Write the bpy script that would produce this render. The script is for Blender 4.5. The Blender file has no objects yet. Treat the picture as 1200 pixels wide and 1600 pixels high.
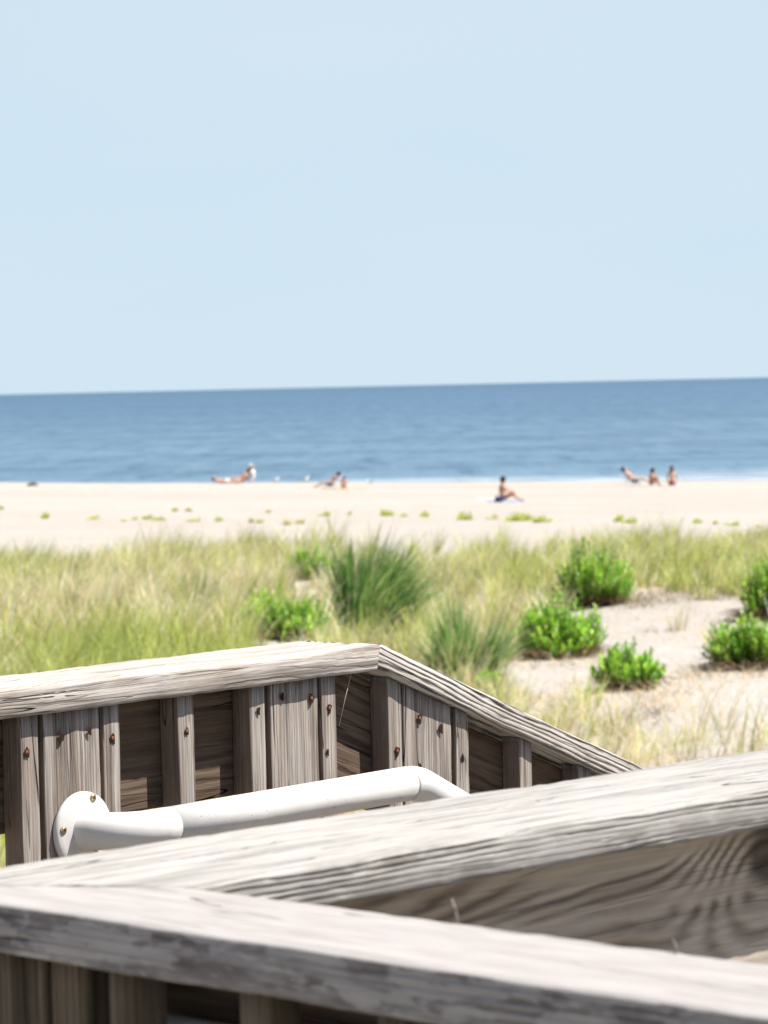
import bpy, bmesh, math, random
import numpy as np
from mathutils import Vector, Matrix, noise as mnoise

# ------------------------------------------------------------------ camera, world, sun, exposure
F = 4950.0                      # focal length in pixels of the 1200x1600 photograph
CZ = 5.8                        # camera height above the sea
PITCH = math.radians(2.285)
ROLL = math.radians(-1.29)
scene = bpy.context.scene
cam_d = bpy.data.cameras.new("camera")
cam = bpy.data.objects.new("camera", cam_d)
scene.collection.objects.link(cam)
cam_d.sensor_fit = 'VERTICAL'
cam_d.sensor_height = 36.0
cam_d.sensor_width = 27.0
cam_d.lens = F / 1600 * 36.0
cam_d.clip_start = 0.05
cam_d.clip_end = 60000
CAMROT = (Matrix.Rotation(math.pi / 2 - PITCH, 3, 'X') @ Matrix.Rotation(ROLL, 3, 'Z'))
cam.matrix_world = Matrix.Translation((0, 0, CZ)) @ CAMROT.to_4x4()
cam_d.dof.use_dof = True
cam_d.dof.focus_distance = 4.75
cam_d.dof.aperture_fstop = 15.0
scene.camera = cam

SUN_EL = math.radians(61.0)
SUN_AZ = (1.0, -0.026)          # horizontal direction towards the sun
world = bpy.data.worlds.new("World")
scene.world = world
world.use_nodes = True
wn = world.node_tree
wn.nodes.clear()
sky = wn.nodes.new('ShaderNodeTexSky')
sky.sky_type = 'NISHITA'
sky.sun_disc = False
sky.sun_elevation = SUN_EL
sky.sun_rotation = math.radians(91.5)
sky.altitude = 0
sky.air_density = 0.6
sky.dust_density = 0.2
sky.ozone_density = 3.0
bg = wn.nodes.new('ShaderNodeBackground')
bg.inputs['Strength'].default_value = 0.0655
wo = wn.nodes.new('ShaderNodeOutputWorld')
# summer haze: the lower sky is milky and pale, clearing overhead
geo = wn.nodes.new('ShaderNodeTexCoord')
sp = wn.nodes.new('ShaderNodeSeparateXYZ'); wn.links.new(geo.outputs['Generated'], sp.inputs[0])
mr = wn.nodes.new('ShaderNodeMapRange'); mr.interpolation_type = 'SMOOTHSTEP'
wn.links.new(sp.outputs[2], mr.inputs[0])
mr.inputs[1].default_value = 0.12; mr.inputs[2].default_value = 0.34
mr.inputs[3].default_value = 0.97; mr.inputs[4].default_value = 0.0
cn_ = wn.nodes.new('ShaderNodeTexNoise'); cn_.inputs['Scale'].default_value = 2.2; cn_.inputs['Detail'].default_value = 3
mpv = wn.nodes.new('ShaderNodeVectorMath'); mpv.operation = 'MULTIPLY'; mpv.inputs[1].default_value = (1.5, 1.5, 6.0)
wn.links.new(geo.outputs['Generated'], mpv.inputs[0]); wn.links.new(mpv.outputs[0], cn_.inputs['Vector'])
hz = wn.nodes.new('ShaderNodeMix'); hz.data_type = 'RGBA'
hz.inputs[6].default_value = (4.08, 5.20, 6.02, 1); hz.inputs[7].default_value = (4.62, 5.40, 6.06, 1)
wn.links.new(cn_.outputs[0], hz.inputs['Factor'])
mxs = wn.nodes.new('ShaderNodeMix'); mxs.data_type = 'RGBA'
wn.links.new(mr.outputs[0], mxs.inputs['Factor'])
wn.links.new(sky.outputs[0], mxs.inputs[6]); wn.links.new(hz.outputs[2], mxs.inputs[7])
wn.links.new(mxs.outputs[2], bg.inputs[0])
wn.links.new(bg.outputs[0], wo.inputs[0])

sun_d = bpy.data.lights.new("sun", 'SUN')
sun_d.energy = 4.5
sun_d.angle = math.radians(0.5)
sun_d.color = (1.0, 0.95, 0.88)
sun = bpy.data.objects.new("sun", sun_d)
scene.collection.objects.link(sun)
sd = Vector((SUN_AZ[0] * math.cos(SUN_EL), SUN_AZ[1] * math.cos(SUN_EL), math.sin(SUN_EL))).normalized()
sun.rotation_euler = (-sd).to_track_quat('-Z', 'Y').to_euler()
sun.location = (20, 0, 40)

vs = scene.view_settings
vs.view_transform = 'Standard'
vs.look = 'None'
vs.exposure = 1.18
vs.gamma = 1
scene.render.resolution_x = 768
scene.render.resolution_y = 1024

random.seed(7)
rng = np.random.default_rng(11)
COL = scene.collection

# ------------------------------------------------------------------ pixel <-> world
def ray(u, v):
    d = CAMROT @ Vector(((u - 600) / F, -(v - 800) / F, -1))
    return d
CAM = Vector((0, 0, CZ))
def at_height(u, v, z):
    d = ray(u, v)
    return CAM + d * ((z - CZ) / d.z)
def at_depth(u, v, y):
    d = ray(u, v)
    return CAM + d * (y / d.y)
def at_plane(u, v, p, n):
    d = ray(u, v)
    return CAM + d * ((p - CAM).dot(n) / d.dot(n))
CI = np.array(CAMROT.transposed())
def project(x, y, z):
    p = CI @ np.vstack([np.asarray(x, float).ravel(), np.asarray(y, float).ravel(), np.asarray(z, float).ravel() - CZ])
    w = -p[2]
    return 600 + F * p[0] / w, 800 - F * p[1] / w

# ------------------------------------------------------------------ object helpers
def props(o, label=None, cat=None, group=None, kind=None):
    if label: o['label'] = label
    if cat: o['category'] = cat
    if group: o['group'] = group
    if kind: o['kind'] = kind
    return o
def thing(name, loc, label, cat, group=None):
    o = bpy.data.objects.new(name, None)
    o.empty_display_size = 0.1
    o.location = loc
    COL.objects.link(o)
    return props(o, label, cat, group)
def link(name, me, mat, parent=None, M=None):
    o = bpy.data.objects.new(name, me)
    if mat is not None and len(me.materials) == 0:
        me.materials.append(mat)
    COL.objects.link(o)
    M = M if M is not None else Matrix.Identity(4)
    if parent is not None:
        o.parent = parent
        q = parent
        base = Matrix.Identity(4)
        while q is not None:
            base = q.matrix_basis @ base
            q = q.parent
        o.matrix_basis = base.inverted() @ M
    else:
        o.matrix_basis = M
    return o
def mesh_py(name, verts, faces, smooth=True):
    me = bpy.data.meshes.new(name)
    me.from_pydata([tuple(v) for v in verts], [], faces)
    me.update()
    if smooth:
        me.polygons.foreach_set('use_smooth', [True] * len(me.polygons))
    return me
def mesh_np(name, V, quads=None, tris=None, col=None):
    me = bpy.data.meshes.new(name)
    V = np.ascontiguousarray(V, dtype=np.float32)
    nq = 0 if quads is None else len(quads)
    nt = 0 if tris is None else len(tris)
    me.vertices.add(len(V))
    me.vertices.foreach_set('co', V.ravel())
    me.loops.add(nq * 4 + nt * 3)
    me.polygons.add(nq + nt)
    li = []
    ls = []
    if nq:
        li.append(np.asarray(quads, dtype=np.int32).ravel())
        ls.append(np.arange(nq, dtype=np.int32) * 4)
    if nt:
        li.append(np.asarray(tris, dtype=np.int32).ravel())
        ls.append(np.arange(nt, dtype=np.int32) * 3 + nq * 4)
    me.loops.foreach_set('vertex_index', np.concatenate(li))
    me.polygons.foreach_set('loop_start', np.concatenate(ls))
    me.update(calc_edges=True)
    me.polygons.foreach_set('use_smooth', np.ones(nq + nt, dtype=bool))
    if col is not None:
        a = me.color_attributes.new('Col', 'FLOAT_COLOR', 'POINT')
        c = np.ones((len(V), 4), dtype=np.float32)
        c[:, :3] = col
        a.data.foreach_set('color', c.ravel())
    return me
def frame(o, x, y, z):
    return Matrix(((x.x, y.x, z.x, o.x), (x.y, y.y, z.y, o.y), (x.z, y.z, z.z, o.z), (0, 0, 0, 1)))

# ------------------------------------------------------------------ materials
def mat_new(name):
    m = bpy.data.materials.new(name)
    m.use_nodes = True
    nt = m.node_tree
    nt.nodes.clear()
    out = nt.nodes.new('ShaderNodeOutputMaterial')
    return m, nt, out
class N:
    """small node-building helper"""
    def __init__(s, nt): s.nt = nt
    def n(s, t, **kw):
        nd = s.nt.nodes.new(t)
        for k, v in kw.items(): setattr(nd, k, v)
        return nd
    def lk(s, a, b): s.nt.links.new(a, b)
    def put(s, sock, v):
        if hasattr(v, 'is_linked') or isinstance(v, bpy.types.NodeSocket): s.lk(v, sock)
        else: sock.default_value = v
    def math(s, op, a, b=0.0, c=None, clamp=False):
        nd = s.n('ShaderNodeMath', operation=op, use_clamp=clamp)
        s.put(nd.inputs[0], a); s.put(nd.inputs[1], b)
        if c is not None: s.put(nd.inputs[2], c)
        return nd.outputs[0]
    def vmath(s, op, a, b):
        nd = s.n('ShaderNodeVectorMath', operation=op)
        s.put(nd.inputs[0], a); s.put(nd.inputs[1], b)
        return nd.outputs[0]
    def noise(s, vec, scale, detail=3, rough=0.55, dist=0.0):
        nd = s.n('ShaderNodeTexNoise')
        s.put(nd.inputs['Vector'], vec)
        nd.inputs['Scale'].default_value = scale
        nd.inputs['Detail'].default_value = detail
        nd.inputs['Roughness'].default_value = rough
        nd.inputs['Distortion'].default_value = dist
        return nd.outputs[0]
    def ramp(s, v, a, b, lo=0.0, hi=1.0):
        nd = s.n('ShaderNodeMapRange', interpolation_type='SMOOTHSTEP')
        s.put(nd.inputs[0], v)
        nd.inputs[1].default_value = a; nd.inputs[2].default_value = b
        nd.inputs[3].default_value = lo; nd.inputs[4].default_value = hi
        return nd.outputs[0]
    def mix(s, f, a, b, mode='MIX'):
        nd = s.n('ShaderNodeMix', data_type='RGBA', blend_type=mode)
        s.put(nd.inputs['Factor'], f)
        s.put(nd.inputs[6], a if not isinstance(a, tuple) else (*a, 1))
        s.put(nd.inputs[7], b if not isinstance(b, tuple) else (*b, 1))
        return nd.outputs[2]
    def bsdf(s, color, rough=0.7, spec=0.3, normal=None):
        nd = s.n('ShaderNodeBsdfPrincipled')
        s.put(nd.inputs['Base Color'], color if not isinstance(color, tuple) else (*color, 1))
        s.put(nd.inputs['Roughness'], rough)
        s.put(nd.inputs['Specular IOR Level'], spec)
        if normal is not None: s.lk(normal, nd.inputs['Normal'])
        return nd
    def bump(s, h, dist, strength=1.0):
        nd = s.n('ShaderNodeBump')
        nd.inputs['Strength'].default_value = strength
        nd.inputs['Distance'].default_value = dist
        s.lk(h, nd.inputs['Height'])
        return nd.outputs[0]

def wood(name, light, dark, warm, ring_freq=900., ring_amt=0.5, ring_sharp=3.0, warp=0.02, warp_scale=2.0,
         pith=(0.02, -0.05), crack=1.0, blotch=0.5, lichen=0.3, knots=(), bump=0.0012, fibre=0.5, squeeze=6.0, lsc=(14, 45), top_pale=0.0, bsc=(3, 14), side=None, lth=(0.50, 0.68), ringlo=0.12):
    """weathered lumber; grain runs along the object's own X axis"""
    light, dark, warm = [tuple(c * k for c in q) for q, k in ((light, 0.69), (dark, 0.55), (warm, 0.65))]
    m, nt, out = mat_new(name)
    g = N(nt)
    tc = g.n('ShaderNodeTexCoord')
    oi = g.n('ShaderNodeObjectInfo')
    off = g.n('ShaderNodeCombineXYZ')
    r = g.math('MULTIPLY', oi.outputs['Random'], 37.0)
    g.lk(r, off.inputs[0])
    r2 = g.math('MULTIPLY', oi.outputs['Random'], 11.3)
    g.lk(r2, off.inputs[1])
    p0 = tc.outputs['Object']
    p = g.vmath('ADD', p0, off.outputs[0])
    def sc(a, b, c): return g.vmath('MULTIPLY', p, (a, b, c))
    low = g.noise(sc(1.0, squeeze, squeeze), warp_scale, 2, 0.5)
    low2 = g.noise(sc(1.0, squeeze * 2, squeeze * 2), warp_scale * 4, 3, 0.55)
    sep = g.n('ShaderNodeSeparateXYZ'); g.lk(p0, sep.inputs[0])
    dy = g.math('SUBTRACT', sep.outputs[1], pith[0])
    dz = g.math('SUBTRACT', sep.outputs[2], pith[1])
    dist = g.math('SQRT', g.math('ADD', g.math('MULTIPLY', dy, dy), g.math('MULTIPLY', dz, dz)))
    f = g.math('ADD', dist, g.math('MULTIPLY', g.math('SUBTRACT', low, 0.5), warp))
    f = g.math('ADD', f, g.math('MULTIPLY', g.math('SUBTRACT', low2, 0.5), warp * 0.42))
    kmask = None
    for (kx, ky, kz, kr, ka, st) in knots:
        kd = g.vmath('SUBTRACT', p0, (kx, ky, kz))
        kd = g.vmath('MULTIPLY', kd, (1.0 / st, 1, 1))
        ln = g.n('ShaderNodeVectorMath', operation='LENGTH'); g.lk(kd, ln.inputs[0])
        q = g.math('DIVIDE', ln.outputs['Value'], kr)
        e = g.math('POWER', 2.718, g.math('MULTIPLY', g.math('MULTIPLY', q, q), -1.0))
        f = g.math('ADD', f, g.math('MULTIPLY', e, ka))
        c = g.ramp(q, 0.42, 0.2)
        if kmask is None: kmask = c
    s1 = g.math('SINE', g.math('MULTIPLY', f, ring_freq))
    ring = g.math('POWER', g.math('MULTIPLY_ADD', s1, 0.5, 0.5, clamp=True), ring_sharp)
    ringvar = g.ramp(g.noise(sc(2, 18, 18), 1.5, 2), 0.38, 0.62, ringlo, 1.0)
    ring = g.math('MULTIPLY', ring, ringvar)
    fib = g.noise(sc(5, 330, 330), 1.0, 3, 0.6)
    streak = g.noise(sc(1.6, 75, 75), 1.0, 3, 0.6)
    blo = g.noise(sc(bsc[0], bsc[1], bsc[1]), 1.0, 4, 0.6)
    # hairline splits that follow the grain
    cn = g.noise(sc(1.1, 26, 26), 1.0, 1, 0.4)
    cr = g.math('ABSOLUTE', g.math('SUBTRACT', cn, 0.5))
    cm = g.ramp(g.noise(sc(1.7, 9, 9), 1.3, 1), 0.5, 0.56)
    crk = g.math('MULTIPLY', g.ramp(cr, 0.0045, 0.001), cm)
    crk = g.math('MULTIPLY', crk, crack, clamp=True)
    col = g.mix(g.ramp(blo, 0.35, 0.7, 0, blotch), light, warm)
    col = g.mix(g.math('MULTIPLY', ring, ring_amt), col, dark)
    col = g.mix(g.ramp(streak, 0.42, 0.72, 0, 0.55 * fibre + 0.15), col, dark)
    col = g.mix(g.ramp(fib, 0.35, 0.75, 0, fibre * 0.6), col, dark)
    li = g.ramp(g.noise(sc(lsc[0], lsc[1], lsc[1]), 1.0, 3, 0.55), lth[0], lth[1], 0, lichen)
    # paler upper faces, darker fine grain on the edges
    sn = g.n('ShaderNodeSeparateXYZ'); g.lk(tc.outputs['Normal'], sn.inputs[0])
    up = g.ramp(sn.outputs[2], 0.5, 0.9)
    up = g.math('MULTIPLY', up, top_pale)
    li = g.math('MULTIPLY', li, g.math('SUBTRACT', 1.0, up))
    col = g.mix(g.math('MULTIPLY', up, 0.72), col, light)
    if side is not None:           # brown unweathered sides, with their shade darkened into the colour
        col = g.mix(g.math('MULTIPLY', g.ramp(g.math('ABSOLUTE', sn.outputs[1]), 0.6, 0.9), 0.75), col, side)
    # second, finer set of splits
    c2 = g.math('ABSOLUTE', g.math('SUBTRACT', g.noise(sc(1.6, 60, 60), 1.0, 2, 0.5), 0.5))
    c2 = g.math('MULTIPLY', g.ramp(c2, 0.012, 0.003), g.ramp(g.noise(sc(3.0, 22, 22), 1.0, 2), 0.5, 0.62))
    crk = g.math('MAXIMUM', crk, g.math('MULTIPLY', c2, 0.75 * crack))
    col = g.mix(li, col, tuple(min(0.7, c * 1.05 + 0.02) for c in light))
    col = g.mix(crk, col, tuple(c * 0.12 for c in dark))
    if kmask is not None:
        col = g.mix(g.math('MULTIPLY', kmask, 0.8), col, tuple(c * 0.3 for c in dark))
    h = g.math('SUBTRACT', g.math('MULTIPLY', fib, 0.35 * fibre + 0.1), g.math('MULTIPLY', ring, ring_amt))
    h = g.math('SUBTRACT', h, g.math('MULTIPLY', crk, 2.0))
    h = g.math('ADD', h, g.math('MULTIPLY', streak, 0.3))
    b = g.bsdf(col, 0.85, 0.15, g.bump(h, bump))
    g.lk(b.outputs[0], out.inputs[0])
    return m

W_CAP = wood('weathered_cap', (0.76, 0.70, 0.64), (0.17, 0.14, 0.12), (0.52, 0.44, 0.35), ring_freq=1300, ring_amt=0.32, lichen=0.05, top_pale=0.5,
             ring_sharp=6, warp=0.02, warp_scale=1.6, pith=(0.15, -0.09), crack=1.0, blotch=0.9, fibre=0.95, bump=0.002, bsc=(7, 26))
W_SLOPE = wood('ridged_cap', (0.80, 0.75, 0.685), (0.05, 0.04, 0.035), (0.62, 0.54, 0.46), ringlo=0.6, ring_freq=760, ring_amt=1.0,
               ring_sharp=2.4, warp=0.022, warp_scale=2.6, pith=(0.03, -0.16), crack=0.5, blotch=0.5, fibre=0.45, bump=0.003)
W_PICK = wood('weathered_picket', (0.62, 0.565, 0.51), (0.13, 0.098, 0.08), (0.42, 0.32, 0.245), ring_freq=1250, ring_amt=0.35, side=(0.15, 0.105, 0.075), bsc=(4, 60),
              ring_sharp=3, warp=0.02, warp_scale=2.4, pith=(-0.03, -0.05), crack=0.9, blotch=0.75, lichen=0.1, fibre=1.0, bump=0.002)
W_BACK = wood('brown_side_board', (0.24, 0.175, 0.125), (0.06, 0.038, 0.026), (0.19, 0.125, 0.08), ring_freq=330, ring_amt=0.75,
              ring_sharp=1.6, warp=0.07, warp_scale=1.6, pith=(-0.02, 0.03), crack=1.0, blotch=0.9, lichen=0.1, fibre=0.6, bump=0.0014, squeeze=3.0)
W_NEAR = wood('near_cap', (0.585, 0.565, 0.53), (0.10, 0.088, 0.072), (0.32, 0.295, 0.255), ring_freq=1150, ring_amt=0.95,
              ring_sharp=2.6, warp=0.014, warp_scale=2.6, pith=(0.07, -0.35), crack=0.9, blotch=0.75, lichen=0.5, fibre=0.6, bump=0.002, lsc=(22, 60), bsc=(9, 34), top_pale=0.75)
W_NEAR2 = wood('near_cap_patchy', (0.53, 0.50, 0.475), (0.15, 0.13, 0.125), (0.24, 0.20, 0.19), ring_freq=800, ring_amt=0.6, ringlo=0.3, lth=(0.47, 0.54),
              ring_sharp=2.0, warp=0.02, warp_scale=2.0, pith=(0.07, -0.3), crack=0.6, blotch=1.0, lichen=0.62, fibre=0.65, bump=0.0015, lsc=(22, 70), bsc=(13, 45), top_pale=1.0)
W_PICK_SHADE = wood('brown_shaded_picket', (0.25, 0.20, 0.15), (0.05, 0.036, 0.025), (0.15, 0.12, 0.075), ring_freq=1250, ring_amt=0.35, bsc=(4, 40),
              ring_sharp=3, warp=0.02, warp_scale=2.4, pith=(-0.03, -0.05), crack=0.9, blotch=0.8, lichen=0.1, fibre=0.8, bump=0.0015)  # darker copy of the picket wood, the shade under C put into its brown
W_DECK = wood('deck_plank', (0.36, 0.32, 0.28), (0.12, 0.10, 0.085), (0.30, 0.25, 0.20), warp=0.03)

def simple(name, color, rough=0.6, spec=0.4, bumpscale=None, bumpd=0.001, vary=0.1, metallic=0.0):
    m, nt, out = mat_new(name)
    g = N(nt)
    tc = g.n('ShaderNodeTexCoord')
    nz = g.noise(tc.outputs['Object'], bumpscale or 20, 3)
    c = g.mix(g.ramp(nz, 0.35, 0.7), color, tuple(x * (1 - vary) for x in color))
    b = g.bsdf(c, rough, spec, g.bump(nz, bumpd))
    b.inputs['Metallic'].default_value = metallic
    g.lk(b.outputs[0], out.inputs[0])
    return m

def mat_vinyl():
    m, nt, out = mat_new('white_vinyl')
    g = N(nt)
    tc = g.n('ShaderNodeTexCoord')
    p = tc.outputs['Object']
    n1 = g.noise(p, 14, 4, 0.6)
    n2 = g.noise(g.vmath('MULTIPLY', p, (40, 260, 260)), 1.0, 2)
    scuff = g.math('MULTIPLY', g.ramp(n2, 0.64, 0.70), g.ramp(g.noise(p, 11, 1), 0.50, 0.58))
    grime = g.ramp(g.noise(g.vmath('MULTIPLY', p, (9, 9, 30)), 1.0, 5, 0.7), 0.5, 0.75, 0, 0.35)
    c = g.mix(g.ramp(n1, 0.35, 0.75, 0, 0.6), (0.60, 0.59, 0.57), (0.54, 0.52, 0.475))
    c = g.mix(grime, c, (0.40, 0.37, 0.31))
    c = g.mix(g.math('MULTIPLY', scuff, 0.7), c, (0.16, 0.14, 0.12))
    b = g.bsdf(c, 0.42, 0.4, g.bump(n1, 0.0006))
    g.lk(b.outputs[0], out.inputs[0])
    return m
M_VINYL = mat_vinyl()
M_BRASS = simple('brass_screw', (0.55, 0.42, 0.22), 0.35, 0.5, 300, 0.0002, 0.3, 0.8)
M_RUST = simple('rusty_screw', (0.26, 0.10, 0.05), 0.8, 0.2, 500, 0.0006, 0.5)
M_HOLE = simple('dark_screw_hole', (0.045, 0.025, 0.018), 0.95, 0.05, 300, 0.0003, 0.5)
M_SILK = simple('pale_thread', (0.55, 0.50, 0.42), 0.6, 0.3)
M_SEAM = simple('grey_seam', (0.33, 0.30, 0.26), 0.7, 0.2)

def mat_sand():
    m, nt, out = mat_new('beach_sand')
    g = N(nt)
    tc = g.n('ShaderNodeTexCoord')
    p = tc.outputs['Object']
    big = g.noise(g.vmath('MULTIPLY', p, (0.05, 0.12, 0.1)), 1.0, 4, 0.6)
    mid = g.noise(p, 0.9, 5, 0.65)
    fine = g.noise(p, 9, 4, 0.7)
    grain = g.noise(p, 60, 2, 0.7)
    c = g.mix(g.ramp(big, 0.4, 0.62), (0.392, 0.364, 0.33), (0.372, 0.338, 0.298))
    c = g.mix(g.ramp(mid, 0.45, 0.75, 0, 0.5), c, (0.345, 0.305, 0.268))
    c = g.mix(g.ramp(grain, 0.45, 0.8, 0, 0.35), c, (0.24, 0.21, 0.18))
    # damp sand close to the water
    sep = g.n('ShaderNodeSeparateXYZ'); g.lk(p, sep.inputs[0])
    wet = g.ramp(g.math('ADD', sep.outputs[2], g.math('MULTIPLY', big, 0.3)), 0.55, 0.25)
    c = g.mix(g.math('MULTIPLY', wet, 0.7), c, (0.30, 0.25, 0.2))
    trk = g.noise(g.vmath('MULTIPLY', p, (0.35, 2.2, 1.0)), 1.0, 4, 0.7)
    c = g.mix(g.ramp(trk, 0.52, 0.68, 0, 0.2), c, (0.30, 0.262, 0.225))
    h = g.math('ADD', g.math('MULTIPLY', mid, 1.0), g.math('MULTIPLY', fine, 0.3))
    b = g.bsdf(c, 0.95, 0.1, g.bump(h, 0.17))
    g.lk(b.outputs[0], out.inputs[0])
    return m
M_SAND = mat_sand()

def mat_sea():
    m, nt, out = mat_new('sea_water')
    g = N(nt)
    tc = g.n('ShaderNodeTexCoord')
    p = tc.outputs['Object']
    sep = g.n('ShaderNodeSeparateXYZ'); g.lk(p, sep.inputs[0])
    x, y = sep.outputs[0], sep.outputs[1]
    swell = g.noise(g.vmath('MULTIPLY', p, (0.010, 0.028, 0.05)), 1.0, 4, 0.65)
    chop = g.noise(g.vmath('MULTIPLY', p, (0.10, 0.16, 0.2)), 1.0, 5, 0.7)
    gust = g.noise(g.vmath('MULTIPLY', p, (0.0011, 0.0045, 0.01)), 1.0, 3, 0.6)
    deep = (0.036, 0.094, 0.150)
    near = (0.100, 0.172, 0.228)
    # the water gets shallower, and paler, towards the beach
    d = g.math('LOGARITHM', y, 10.0)
    c = g.mix(g.ramp(d, 2.26, 3.05), near, (0.056, 0.115, 0.178))
    c = g.mix(g.ramp(d, 2.9, 4.0), c, deep)
    c = g.mix(g.ramp(swell, 0.42, 0.66, 0, 0.45), c, (0.03, 0.065, 0.105))
    c = g.mix(g.ramp(gust, 0.45, 0.7, 0, 0.35), c, (0.085, 0.14, 0.185))
    rip = g.noise(g.vmath('MULTIPLY', p, (0.30, 0.035, 0.2)), 1.0, 5, 0.75)
    c = g.mix(g.ramp(rip, 0.50, 0.70, 0, 0.55), c, (0.14, 0.20, 0.245))
    c = g.mix(g.ramp(rip, 0.50, 0.32, 0, 0.55), c, (0.022, 0.055, 0.095))
    c = g.mix(g.ramp(chop, 0.5, 0.75, 0, 0.25), c, (0.13, 0.19, 0.24))
    # foam where the small waves run up the beach
    w1 = g.noise(g.vmath('MULTIPLY', p, (0.05, 0.32, 0.3)), 1.0, 4, 0.6)
    lo = g.ramp(g.math('ADD', y, g.math('MULTIPLY', w1, 16)), 214, 190)
    foam = g.math('MULTIPLY', lo, g.ramp(w1, 0.40, 0.62))
    c = g.mix(foam, c, (0.42, 0.46, 0.48))
    h = g.math('ADD', g.math('MULTIPLY', chop, 0.6), swell)
    nrm = g.bump(h, 1.6)
    df = g.n('ShaderNodeBsdfDiffuse'); g.lk(c, df.inputs[0]); g.lk(nrm, df.inputs['Normal'])
    gl = g.n('ShaderNodeBsdfGlossy'); gl.inputs['Roughness'].default_value = 0.32
    gl.inputs['Color'].default_value = (0.85, 0.92, 1, 1); g.lk(nrm, gl.inputs['Normal'])
    mx = g.n('ShaderNodeMixShader')
    g.put(mx.inputs[0], g.math('MULTIPLY', g.math('SUBTRACT', 1.0, foam), g.ramp(chop, 0.3, 0.75, 0.10, 0.30)))
    g.lk(df.outputs[0], mx.inputs[1]); g.lk(gl.outputs[0], mx.inputs[2])
    g.lk(mx.outputs[0], out.inputs[0])
    return m
M_SEA = mat_sea()

def mat_leaf(name, trans=0.35, rough=0.5, spec=0.35):
    """colour comes from a per-leaf colour attribute (leaf kinds and dry/green blades)"""
    m, nt, out = mat_new(name)
    g = N(nt)
    at = g.n('ShaderNodeAttribute', attribute_name='Col')
    b = g.bsdf(at.outputs['Color'], rough, spec)
    tr = g.n('ShaderNodeBsdfTranslucent')
    g.lk(g.mix(0.35, at.outputs['Color'], (1.0, 1.0, 0.5), 'MULTIPLY'), tr.inputs[0])
    ad = g.n('ShaderNodeMixShader'); ad.inputs[0].default_value = trans
    g.lk(b.outputs[0], ad.inputs[1]); g.lk(tr.outputs[0], ad.inputs[2])
    g.lk(ad.outputs[0], out.inputs[0])
    return m
M_GRASS = mat_leaf('grass_blades', 0.45, 0.55, 0.25)
M_LEAF = mat_leaf('shrub_leaves', 0.4, 0.4, 0.4)
M_STEM = simple('brown_stem', (0.16, 0.10, 0.06), 0.9, 0.1)

# ------------------------------------------------------------------ terrain
def smooth_noise(x, y, sx, sy, seed):
    """value noise, vectorised"""
    r = np.random.default_rng(seed).random((64, 64))
    u = np.asarray(x) / sx; v = np.asarray(y) / sy
    i = np.floor(u).astype(int); j = np.floor(v).astype(int)
    a = u - i; b = v - j
    a = a * a * (3 - 2 * a); b = b * b * (3 - 2 * b)
    g = lambda p, q: r[p % 64, q % 64]
    return (g(i, j) * (1 - a) + g(i + 1, j) * a) * (1 - b) + (g(i, j + 1) * (1 - a) + g(i + 1, j + 1) * a) * b - 0.5
YC = [-40, 0, 20, 45, 62, 74, 88, 118, 150, 157, 176, 200, 400]
ZC = [2.5, 2.5, 2.6, 2.6, 2.3, 1.95, 1.52, 1.34, 1.13, 1.0, 0.0, -1.2, -9.0]
def ground_z(x, y):
    x = np.asarray(x, float); y = np.asarray(y, float)
    z = np.interp(y, YC, ZC)
    c = -0.0265 * np.clip(x, -60, 60)
    w = np.interp(y, [85, 118, 150, 172, 178], [0, 0.5, 1.0, 0.0, 0])
    z = z + c * w
    m = np.interp(y, [0, 15, 60, 80], [0.3, 1, 1, 0])
    z = z + m * (0.34 * smooth_noise(x, y, 4.2, 6.0, 3) + 0.12 * smooth_noise(x, y, 1.3, 1.7, 4))
    m2 = np.interp(y, [70, 85, 150, 170], [0, 1, 1, 0])
    z = z + m2 * (0.07 * smooth_noise(x, y, 6, 9, 5) + 0.03 * smooth_noise(x, y, 1.5, 1.8, 6))
    return z
def gpt(u, v, y0=15.0, y1=170.0):
    """world point where the ray through photo pixel (u, v) meets the ground"""
    d = ray(u, v)
    ys = np.arange(y0, y1, 0.1)
    P = np.outer(ys / d.y, np.array(d)) + np.array(CAM)
    gz = ground_z(P[:, 0], P[:, 1])
    k = np.argmax(P[:, 2] <= gz)
    if P[k, 2] > gz[k]: k = len(ys) - 1
    return Vector((P[k, 0], P[k, 1], float(gz[k])))

def grid_sheet(name, xs, ys, zf, mat):
    X, Y = np.meshgrid(xs, ys)
    Z = zf(X, Y)
    V = np.stack([X.ravel(), Y.ravel(), Z.ravel()], 1)
    nx, ny = len(xs), len(ys)
    idx = np.arange(nx * ny).reshape(ny, nx)
    q = np.stack([idx[:-1, :-1].ravel(), idx[:-1, 1:].ravel(), idx[1:, 1:].ravel(), idx[1:, :-1].ravel()], 1)
    return link(name, mesh_np(name, V, q), mat)
def spread(core, dx, far, n):
    a = np.arange(-core, core + 1e-6, dx)
    t = np.geomspace(core + dx * 2, far, n)
    return np.concatenate([-t[::-1], a, t])
xs = spread(24, 0.25, 3000, 34)
ys = np.concatenate([np.geomspace(400, 14, 16)[:-1] * -1, np.arange(-13, 90, 0.25), np.arange(90, 185, 0.6), np.linspace(188, 400, 12)])
props(grid_sheet('sand_ground', xs, ys, ground_z, M_SAND), kind='structure')

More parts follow.
